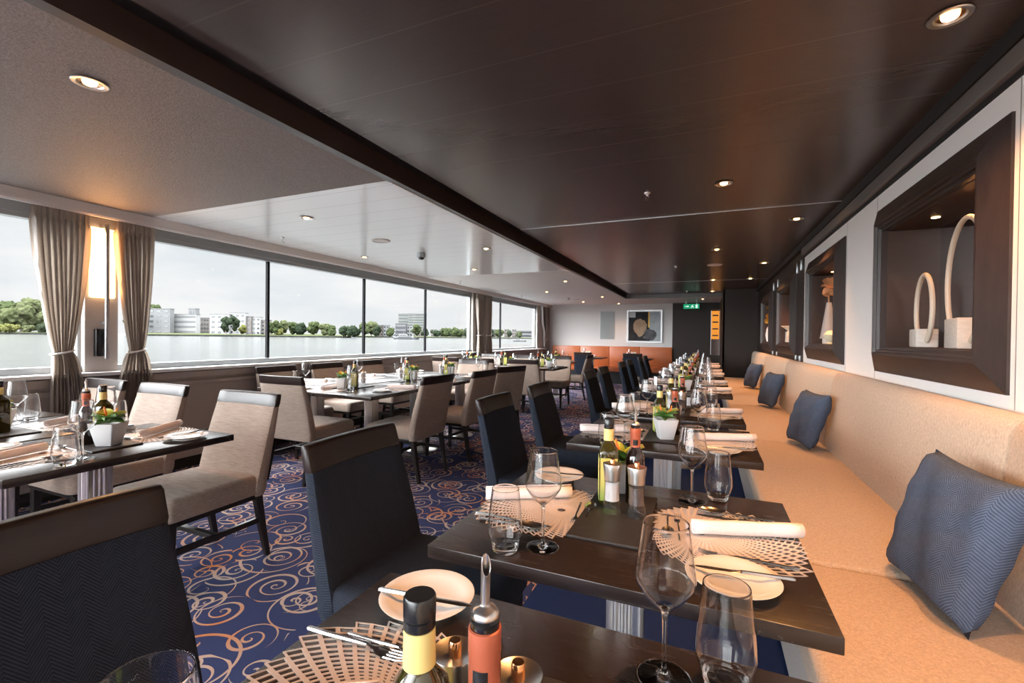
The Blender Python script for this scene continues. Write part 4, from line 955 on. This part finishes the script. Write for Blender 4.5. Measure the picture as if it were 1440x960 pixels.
XE0, XE1 = TX-0.424, TX+0.424
for i, y in enumerate(TY):
    tn = 'the %s bench-row table' % ORD[i]
    items = FULL if i < 4 else (MID if i < 6 else FARS)
    fg = i > 3
    R = dict(LOCAL); 
    if i == 0:
        itR = ['wine_glass', 'water_tumbler']
        oL = dict(napkin=(0.105, -0.03, 0.0022, 0.52), side_plate=(0.137, 0.285, 0, 0), butter_knife=(0.145, 0.265, 0.0205, 0.14), dinner_fork=(0.10, 0.135, 0.0022, 0.03), dessert_fork=(0.155, 0.150, 0.0022, 0.03), placemat=(0.185, 0.02, 0, 0.1))
        # the camera side is left of this diner: mirrored, the plate lies towards the far edge
        setting(XE0, y, 0.0, 'on the chair side of '+tn, [k for k in FULL if k not in ('dessert_spoon', 'water_tumbler')], dict(oL, wine_glass=(0.215, -0.233, 0, 0)))
        setting(XE1, y, pi, 'on the bench side of '+tn, itR, dict(wine_glass=(0.278, -0.266, 0, 0), water_tumbler=(0.194, -0.285, 0, 0)))
        centre([('slate_board', -0.235, y-0.0, 0.0), ('oil_bottle', -0.248, 0.363, 0.5), ('vinegar_bottle', -0.189, 0.384, 2.2), ('salt_mill', -0.262, 0.455, 0), ('pepper_mill', -0.182, 0.452, 0)], 'on the nearest bench-row table')
        continue
    oR = dict(napkin=(0.125, -0.03, 0.0022, 0.33), side_plate=(0.167, 0.236, 0, 0)); oL = dict(napkin=(0.115, -0.055+0.10, 0.0022, 0.50), side_plate=(0.135, 0.290, 0, 0), butter_knife=(0.14, 0.28, 0.0205, 0.2))
    if i > 1: oL = dict(oR)
    setting(XE1, y, pi, 'on the bench side of '+tn, items, oR, fg)
    setting(XE0, y, 0.0, 'on the chair side of '+tn, items, oL, fg)
    if i == 1: L_ = [('slate_board', -0.230, y+0.02, 0.0), ('oil_bottle', -0.272, 1.400, 0.25), ('vinegar_bottle', -0.196, 1.425, 2.2), ('salt_mill', -0.246, 1.325, 0), ('pepper_mill', -0.176, 1.318, 0), ('flower_pot', -0.245, 1.522, 0.3)]
    elif i % 2 == 0: L_ = [('slate_board', -0.190, y+0.03, 0.0), ('flower_pot', -0.185, y-0.075, 0.35), ('oil_bottle', -0.225, y+0.045, 0.3), ('vinegar_bottle', -0.150, y+0.055, 2.2), ('pepper_mill', -0.145, y+0.14, 0), ('salt_mill', -0.225, y+0.14, 0)]
    else: L_ = [('slate_board', -0.190, y, 0.0), ('salt_mill', -0.225, y-0.10, 0), ('pepper_mill', -0.150, y-0.10, 0), ('oil_bottle', -0.225, y, 0.3), ('vinegar_bottle', -0.150, y+0.0, 2.2), ('flower_pot', -0.19, y+0.11, 0.2)]
    centre(L_, 'on '+tn)
# left foreground tables
for j, (x, y, l) in enumerate(LT[:2]):
    tn = ['the left foreground table nearest the aisle', 'the left foreground table nearer the window'][j]
    setting(x, y+0.416, -pi/2, 'across '+tn, FULL if j == 0 else MID, dict(napkin=(0.13, -0.02, 0.0022, 0.5)))
    setting(x, y-0.416, pi/2, 'near side of '+tn, FULL if j == 0 else MID, dict(napkin=(0.13, 0.0, 0.0022, 0.3)))
centre([('slate_board', -2.56, 1.157, pi/2), ('flower_pot', -2.455, 1.16, 0.5), ('vinegar_bottle', -2.56, 1.125, 1.0), ('oil_bottle', -2.59, 1.20, 0.4)], 'on the left foreground table nearest the aisle')
centre([('slate_board', -3.28, 1.085, pi/2), ('flower_pot', -3.33, 1.10, 0.5), ('oil_bottle', -3.22, 1.07, 0.4)], 'on the left foreground table nearer the window')
# middle group
RN = ['near', 'middle', 'far']
for j, (x, y, l) in enumerate(MTT):
    r, c = divmod(j, 2); yy = y+(0.07 if r == 0 else 0.0)
    if c == 0: setting(x+0.345, yy+0.1, pi, 'aisle side, %s row of the middle table group' % RN[r], MID)
    else: setting(x-0.345, yy+0.1, 0.0, 'window side, %s row of the middle table group' % RN[r], MID)
    if c == 0: centre([('slate_board', x-0.26, y+0.05, 0.0), ('oil_bottle', x-0.22, y+0.02, 0.4), ('vinegar_bottle', x-0.29, y+0.09, 1.0), ('flower_pot', x-0.26, y+0.205 if r else y-0.10, 0.3), ('salt_mill', x-0.23, y-0.09 if r else y+0.15, 0)], 'in the %s row of the middle table group' % RN[r])
setting(-3.25, 3.004, pi/2, 'at the near end of the middle table group', ['placemat', 'napkin', 'butter_knife', 'wine_glass', 'water_tumbler', 'side_plate'], dict(napkin=(0.26, 0.0, 0.0022, 0.25)))
# far groups
for j, (x, y, l) in enumerate(FT[:3]):
    nm = ['aisle', 'middle', 'window'][j]
    setting(x, y-0.416, pi/2, 'on the near side of the far left group, %s table' % nm, FARS, {}, True)
    setting(x, y+0.416, -pi/2, 'on the far side of the far left group, %s table' % nm, FARS, {}, True)
    centre([('slate_board', x, y, pi/2), ('oil_bottle', x+0.01, y-0.01, 0.4), ('vinegar_bottle', x-0.07, y, 1.0), ('flower_pot', x+0.13, y, 0.3)], 'of the far left group, %s table' % nm)
x, y, _ = FT[3]
setting(x+0.345, y, pi, 'on the last left-hand table, aisle side', FARS, {}, True)
setting(x-0.345, y, 0, 'on the last left-hand table, window side', FARS, {}, True)
centre([('slate_board', x, y, 0), ('oil_bottle', x, y-0.03, 0.4), ('flower_pot', x, y+0.1, 0.3)], 'on the last left-hand table')
for j, (x, y, _) in enumerate(FT[4:]):
    sd = ['left', 'right'][j]
    setting(x, y+0.416, -pi/2, 'on the %s banquette table' % sd, ['wine_glass', 'water_tumbler', 'napkin'], {}, True)
    t = empty('menu_card', (x-0.12, y, ZT), 0.2, 'pale folded menu card standing on the %s banquette table' % sd, 'menu card', 'menu cards')
    b = BM(); loft(b, [[(-0.07, -0.04, 0), (-0.07, -0.0385, 0), (-0.07, 0.0, 0.158), (-0.07, 0.04, 0.0), (-0.07, 0.0415, 0), (-0.07, 0, 0.162)], [(0.07, -0.04, 0), (0.07, -0.0385, 0), (0.07, 0.0, 0.158), (0.07, 0.04, 0.0), (0.07, 0.0415, 0), (0.07, 0, 0.162)]]); obj('folded_card', b, M['hoop'], t, False)

# ================================================================== OUTSIDE
def water_mat():
    m = mat('river water', (0.02, 0.022, 0.02), 0.16, spec=0.35); g = G(m)
    v = g.coord((0.5, 0.25, 1)); n = g.noise(v, 1.4, 6, 0.65); n2 = g.noise(g.coord((0.03, 0.01, 1)), 1.0, 3)
    g.col(g.mix(g.math('MULTIPLY_ADD', n, 3.0, -1.0, True), (0.010, 0.011, 0.011), (0.026, 0.029, 0.028))); g.bump(n, 0.16, 0.2); return m
M['water'] = water_mat()
ZW = -1.2
b = BM(); v = [b.verts.new(q) for q in ((-2500, -900, ZW), (900, -900, ZW), (900, -7, ZW), (-5.5, -7, ZW), (-5.5, 2600, ZW), (-2500, 2600, ZW))]; b.faces.new(v)
tag(obj('river', b, M['water'], smooth=False), 'wide pale grey rippled river outside the windows', 'river', kind='stuff')
def nn(name, c1, c2, s): 
    m = mat(name, c1, 1.0, spec=0.0); g = G(m); g.col(g.mix(g.math('MULTIPLY_ADD', g.noise(g.coord(), s, 5, 0.7), 3, -1, True), c1, c2)); return m
M['grass'] = nn('pale grass', (0.0300, 0.0360, 0.0160), (0.0460, 0.0500, 0.0280), 0.2)
M['bankstone'] = nn('stone bank', (0.0100, 0.0110, 0.0100), (0.0220, 0.0220, 0.0200), 0.3)
TREES = [nn('mid green foliage', (0.0100, 0.0160, 0.0060), (0.0340, 0.0400, 0.0200), 0.35), nn('pale green foliage', (0.0220, 0.0280, 0.0110), (0.0500, 0.0540, 0.0300), 0.35), nn('dark green foliage', (0.0060, 0.0100, 0.0060), (0.0200, 0.0260, 0.0160), 0.35), nn('yellow green foliage', (0.0420, 0.0440, 0.0120), (0.0620, 0.0620, 0.0260), 0.4)]
M['trunk'] = mat('tree trunk', (0.12, 0.10, 0.08), 0.9)
def W2(px, d, z): p = far(px, 470, d); return Vector((p.x, p.y, z))
OR2 = ['first', 'second', 'third', 'fourth', 'fifth', 'sixth', 'seventh', 'eighth', 'ninth', 'tenth', 'eleventh']
# banks
def bank(p0, p1, dep, gh, name, label):
    a, c = W2(*p0, ZW), W2(*p1, ZW); back = Vector((-dep*cos(YAW+0.3), dep*sin(YAW+1.2), 0)); back = Vector((a.x, a.y, 0)).normalized()*dep
    t = empty(name, a, 0, label, 'river bank')
    b = BM(); q = [Vector(), c-a, c-a+back, back]
    lo_ = [b.verts.new(v) for v in q]; hi_ = [b.verts.new(v+Vector((0, 0, 1.6))+ (back*0.004 if i < 2 else Vector())) for i, v in enumerate(q)]
    for i in range(4): b.faces.new([lo_[i], lo_[(i+1) % 4], hi_[(i+1) % 4], hi_[i]])
    b.faces.new(hi_); obj('stone_edge', b, M['bankstone'], t, False)
    b = BM(); q2 = [v+Vector((0, 0, 1.6))+back*0.006 for v in q[:2]]+[v+Vector((0, 0, gh)) for v in q[2:]]
    b.faces.new([b.verts.new(v) for v in q2]); obj('grass', b, M['grass'], t, False)
    return t
bank((-120, 430), (150, 430), 120, 2.6, 'river_bank', 'low river bank under the trees, left of the pillar')
bank((186, 420), (494, 470), 90, 3.6, 'river_bank', 'pale grassy river bank with dark stone edge')
bank((470, 640), (780, 800), 200, 3.0, 'river_bank', 'distant river bank with low houses')
def tree(px, d, w, h, k, base=1.5, label='', grp=None):
    p = W2(px, d, ZW+base); t = empty('tree', p, 0, label, 'tree', grp); rnd = random.Random(int(px*7+d))
    b = BM(); nb = 16
    for i in range(nb):
        a = rnd.uniform(0, 2*pi); rr = rnd.uniform(0, 0.36)*w; zz = rnd.uniform(0.28, 0.80)*h; s = rnd.uniform(0.16, 0.27)*min(w, h*1.3)
        q = bmesh.new(); bmesh.ops.create_icosphere(q, subdivisions=3, radius=s)
        for v in q.verts:
            f = 1+0.22*sin(v.co.x*3.1/s*1.5+i)*sin(v.co.y*4.3/s+i*2)*cos(v.co.z*3.7/s)+rnd.uniform(-0.13, 0.13); v.co *= f
        bmesh.ops.translate(q, vec=(rr*cos(a), rr*sin(a), min(zz, h-s)), verts=q.verts); merge(b, q)
    obj('crown', b, TREES[k], t, smooth=False)
    b = BM(); tube(b, [(0, 0, -0.5), (0, 0, h*0.5)], [w*0.04, w*0.02], 6); obj('trunk', b, M['trunk'], t)
def px2m(px, d): return px*d/FPX
def T(px, ytop, wpx, k, d=450, label='', grp=None):
    d += [0, 16, -12][int(px) % 3]; hor = 474+0.0112*(px-720); h = (hor-ytop)*d/FPX + H - ZW - 1.2
    tree(px, d, px2m(wpx, d), h, k, 1.2, label, grp)
for i, (px, yt, w, k) in enumerate([(-35, 415, 50, 0), (4, 421, 40, 0), (30, 417, 46, 1), (55, 424, 34, 0), (72, 433, 26, 1), (92, 436, 26, 2), (110, 438, 24, 0)]):
    T(px, yt, w, k, 470, 'leafy tree on the far bank in the leftmost window, %s from the left' % OR2[i], 'trees seen through the leftmost window')
for i, (px, yt, w, k) in enumerate([(14, 455, 26, 3), (40, 457, 22, 1), (60, 455, 16, 2), (-10, 455, 22, 1)]):
    T(px, yt, w, k, 445, '%s low bush at the water edge in the leftmost window' % (['yellowish', 'paler', 'dark', 'outermost'][i]), 'bushes seen through the leftmost window')
T(205, 424, 40, 0, 520, 'green tree top rising behind the leftmost grey apartment block'); T(188, 436, 20, 2, 470, 'dark tree beside the curtain, left of the grey apartment block')
T(317, 443, 15, 2, 455, 'dark green tree before the white flats, left of a pair'); T(330, 441, 15, 2, 455, 'dark green tree before the white flats, right of a pair')
T(343, 456, 13, 3, 450, 'round yellow-green bush before the white flats')
for i, (px, yt, w, k) in enumerate([(386, 449, 20, 0), (399, 450, 18, 1), (412, 452, 18, 0), (424, 453, 18, 2), (442, 449, 20, 0), (456, 455, 18, 1), (468, 457, 18, 0), (482, 458, 18, 2), (494, 457, 18, 2), (392, 460, 12, 3)]):
    T(px, yt, w, k, 480, '%s right of the first mullion, %s' % ('yellow bush in the tree row' if k == 3 else 'green tree in the row', 'in front' if k == 3 else OR2[i]+' from the left'), 'row of trees right of the first mullion')
for i, (px, yt, w, k) in enumerate([(500, 462, 14, 2), (512, 452, 20, 0), (522, 450, 18, 1), (530, 457, 14, 2), (549, 460, 14, 0), (586, 456, 14, 0), (598, 461, 12, 2)]):
    T(px, yt, w, k, 660, 'green tree on the distant bank around the second mullion, %s from the left' % OR2[i], 'trees on the distant bank near the tower')
for i, (px, yt, w, k) in enumerate([(612, 463, 16, 2), (628, 461, 18, 0), (644, 460, 18, 0), (658, 461, 16, 2), (688, 462, 14, 2), (702, 463, 14, 0), (716, 464, 12, 2), (730, 466, 12, 0)]):
    T(px, yt, w, k, 780, 'green tree among the distant low houses, %s from the left' % OR2[i], 'trees among the distant low houses')
M['bwhite'] = mat('white render', (0.115, 0.115, 0.115), 0.8); M['bgrey'] = mat('pale grey render', (0.0560, 0.0570, 0.0590), 0.8); M['bpink'] = mat('pinkish brick', (0.0620, 0.0540, 0.0510), 0.8)
M['bwin'] = mat('dark window glass', (0.0100, 0.0120, 0.0150), 0.2); M['btower'] = mat('tower cladding', (0.0500, 0.0530, 0.0500), 0.7); M['bdark'] = mat('dark cladding', (0.0080, 0.0090, 0.0120), 0.6); M['bband'] = mat('window band glass', (0.0300, 0.0330, 0.0330), 0.3)
M['bbrown'] = mat('brown brick', (0.0360, 0.0260, 0.0220), 0.8); M['btan'] = mat('tan brick', (0.0520, 0.0460, 0.0380), 0.8)
def building(x0, x1, yt, d, mt, label, cat='building', grp=None, rows=4, cols=5, bands=False, dep=6, wm='bwin'):
    pa, pb = W2(x0, d, ZW+1.5), W2(x1, d, ZW+1.5); mid = (pa+pb)/2; w = (pb-pa).length; hor = 474+0.0112*((x0+x1)/2-720); h = (hor-yt)*d/FPX + H-ZW-1.5
    t = empty('building', mid, atan2((pb-pa).y, (pb-pa).x), label, cat, grp)
    b = BM(); box(b, (-w/2, 0, -0.5), (w/2, dep, h)); obj('walls', b, mt, t, False)
    b = BM(); box(b, (-w/2-0.2, -0.2, h), (w/2+0.2, dep+0.2, h+0.5)); obj('roof_edge', b, M['bgrey'], t, False)
    rh = h/rows
    for r in range(rows):
        if bands:
            b = BM(); box(b, (-w*0.47, -0.15, rh*(r+0.35)), (w*0.47, 0.1, rh*(r+0.75))); obj('window_band', b, M[wm], t, False)
        else:
            for c in range(cols):
                cx = -w/2+w*(c+0.5)/cols; b = BM(); box(b, (cx-w/cols*0.24, -0.15, rh*(r+0.35)), (cx+w/cols*0.24, 0.1, rh*(r+0.72))); obj('window', b, M[wm], t, False)
    return t
building(197, 239, 434, 470, M['bgrey'], 'pale grey five-storey block beside the curtain, leftmost building', rows=5, cols=4, wm='bband')
building(242, 276, 442, 480, M['bwhite'], 'long white block with balcony bands right of the grey block', rows=4, bands=True, wm='bgrey')
building(265, 275, 434, 485, M['bgrey'], 'slim grey stair tower above the long white block', rows=3, cols=1)
building(278, 294, 447, 500, M['bpink'], 'low pinkish block between the white buildings', rows=4, cols=4, wm='bband')
building(295, 322, 442, 475, M['bwhite'], 'white flats with dark windows, left half', rows=4, cols=3)
building(322, 345, 440, 478, M['bwhite'], 'taller white flats behind the pair of dark trees', rows=4, cols=3)
building(346, 353, 445, 480, M['bpink'], 'narrow pink-fronted house in the white terrace', rows=4, cols=1)
building(354, 366, 446, 482, M['bwhite'], 'white house in the terrace left of the first mullion', rows=4, cols=2)
building(367, 378, 450, 484, M['bpink'], 'last pale house of the terrace by the first mullion', rows=4, cols=2)
building(560, 574, 441, 900, M['btower'], 'left slab of the grey office tower', rows=7, bands=True, wm='bband', dep=14)
building(574, 598, 441, 880, M['btower'], 'broad right slab of the grey office tower', rows=9, bands=True, wm='bband', dep=14)
building(556, 571, 455, 680, M['bdark'], 'dark cubic building with pale bands below the office tower', rows=3, bands=True, wm='bgrey')
for i, (a, c, yt, mt, nm) in enumerate([(531, 538, 457, 'bbrown', 'brown'), (539, 547, 457, 'bgrey', 'grey'), (551, 556, 460, 'bwhite', 'white')]):
    building(a, c, yt, 680, M[mt], 'small %s house left of the dark cubic building' % nm, rows=3, cols=2)
building(572, 580, 458, 690, M['bwhite'], 'small white house right of the dark cubic building', rows=3, cols=2)
for i, px in enumerate([588, 606, 617, 632, 640, 650, 660, 690, 699, 709, 720]):
    building(px, px+(7 if i % 2 else 6), 463+0.2*(i % 3), 800, M[['btan', 'bpink', 'bwhite'][i % 3]], 'low %s terraced house on the distant bank, %s from the left' % (['tan', 'pinkish', 'white'][i % 3], OR2[i]), 'building', 'low terraced houses on the distant bank', rows=3, cols=2, dep=12)
building(724, 748, 465, 1000, M['bgrey'], 'long low distant sheds beyond the farthest window', rows=2, bands=True)
def ship(px, py, wpx, d, hullm, label):
    a, c = W2(px-wpx/2, d, ZW), W2(px+wpx/2, d, ZW); w = (c-a).length; t = empty('boat', (a+c)/2, atan2((c-a).y, (c-a).x), label, 'boat')
    def hr(z, f, fl=0.0): return [(-w*0.5*f, -w*0.07, z), (-w*0.52*f-fl, 0, z+fl), (-w*0.5*f, w*0.07, z), (w*0.38*f, w*0.07, z), (w*0.5*f, 0, z+fl*0.6), (w*0.38*f, -w*0.07, z)]
    b = BM(); loft(b, [hr(-0.5, 0.94), hr(0.0, 0.96), hr(w*0.075, 1.0, 0.6)]); obj('hull', b, hullm, t, False)
    b = BM(); box(b, (-w*0.36, -w*0.05, w*0.07), (w*0.25, w*0.05, w*0.13), 0.1); box(b, (-w*0.30, -w*0.045, w*0.13), (w*0.02, w*0.045, w*0.20), 0.1); obj('cabin', b, M['bwhite'], t, False)
    b = BM(); box(b, (-w*0.33, -w*0.052, w*0.09), (w*0.22, w*0.052, w*0.115)); box(b, (-w*0.28, -w*0.047, w*0.15), (w*0.0, w*0.047, w*0.18)); obj('cabin_windows', b, M['bwin'], t, False)
    b = BM(); tube(b, [(-w*0.12, 0, w*0.2), (-w*0.12, 0, w*0.34)], 0.12, 6); obj('mast', b, M['bgrey'], t)
ship(572, 478, 36, 330, M['bdark'], 'dark-hulled river boat with white cabins on the river')
ship(731, 480, 18, 260, M['bdark'], 'small white motor boat at the edge of the last window')
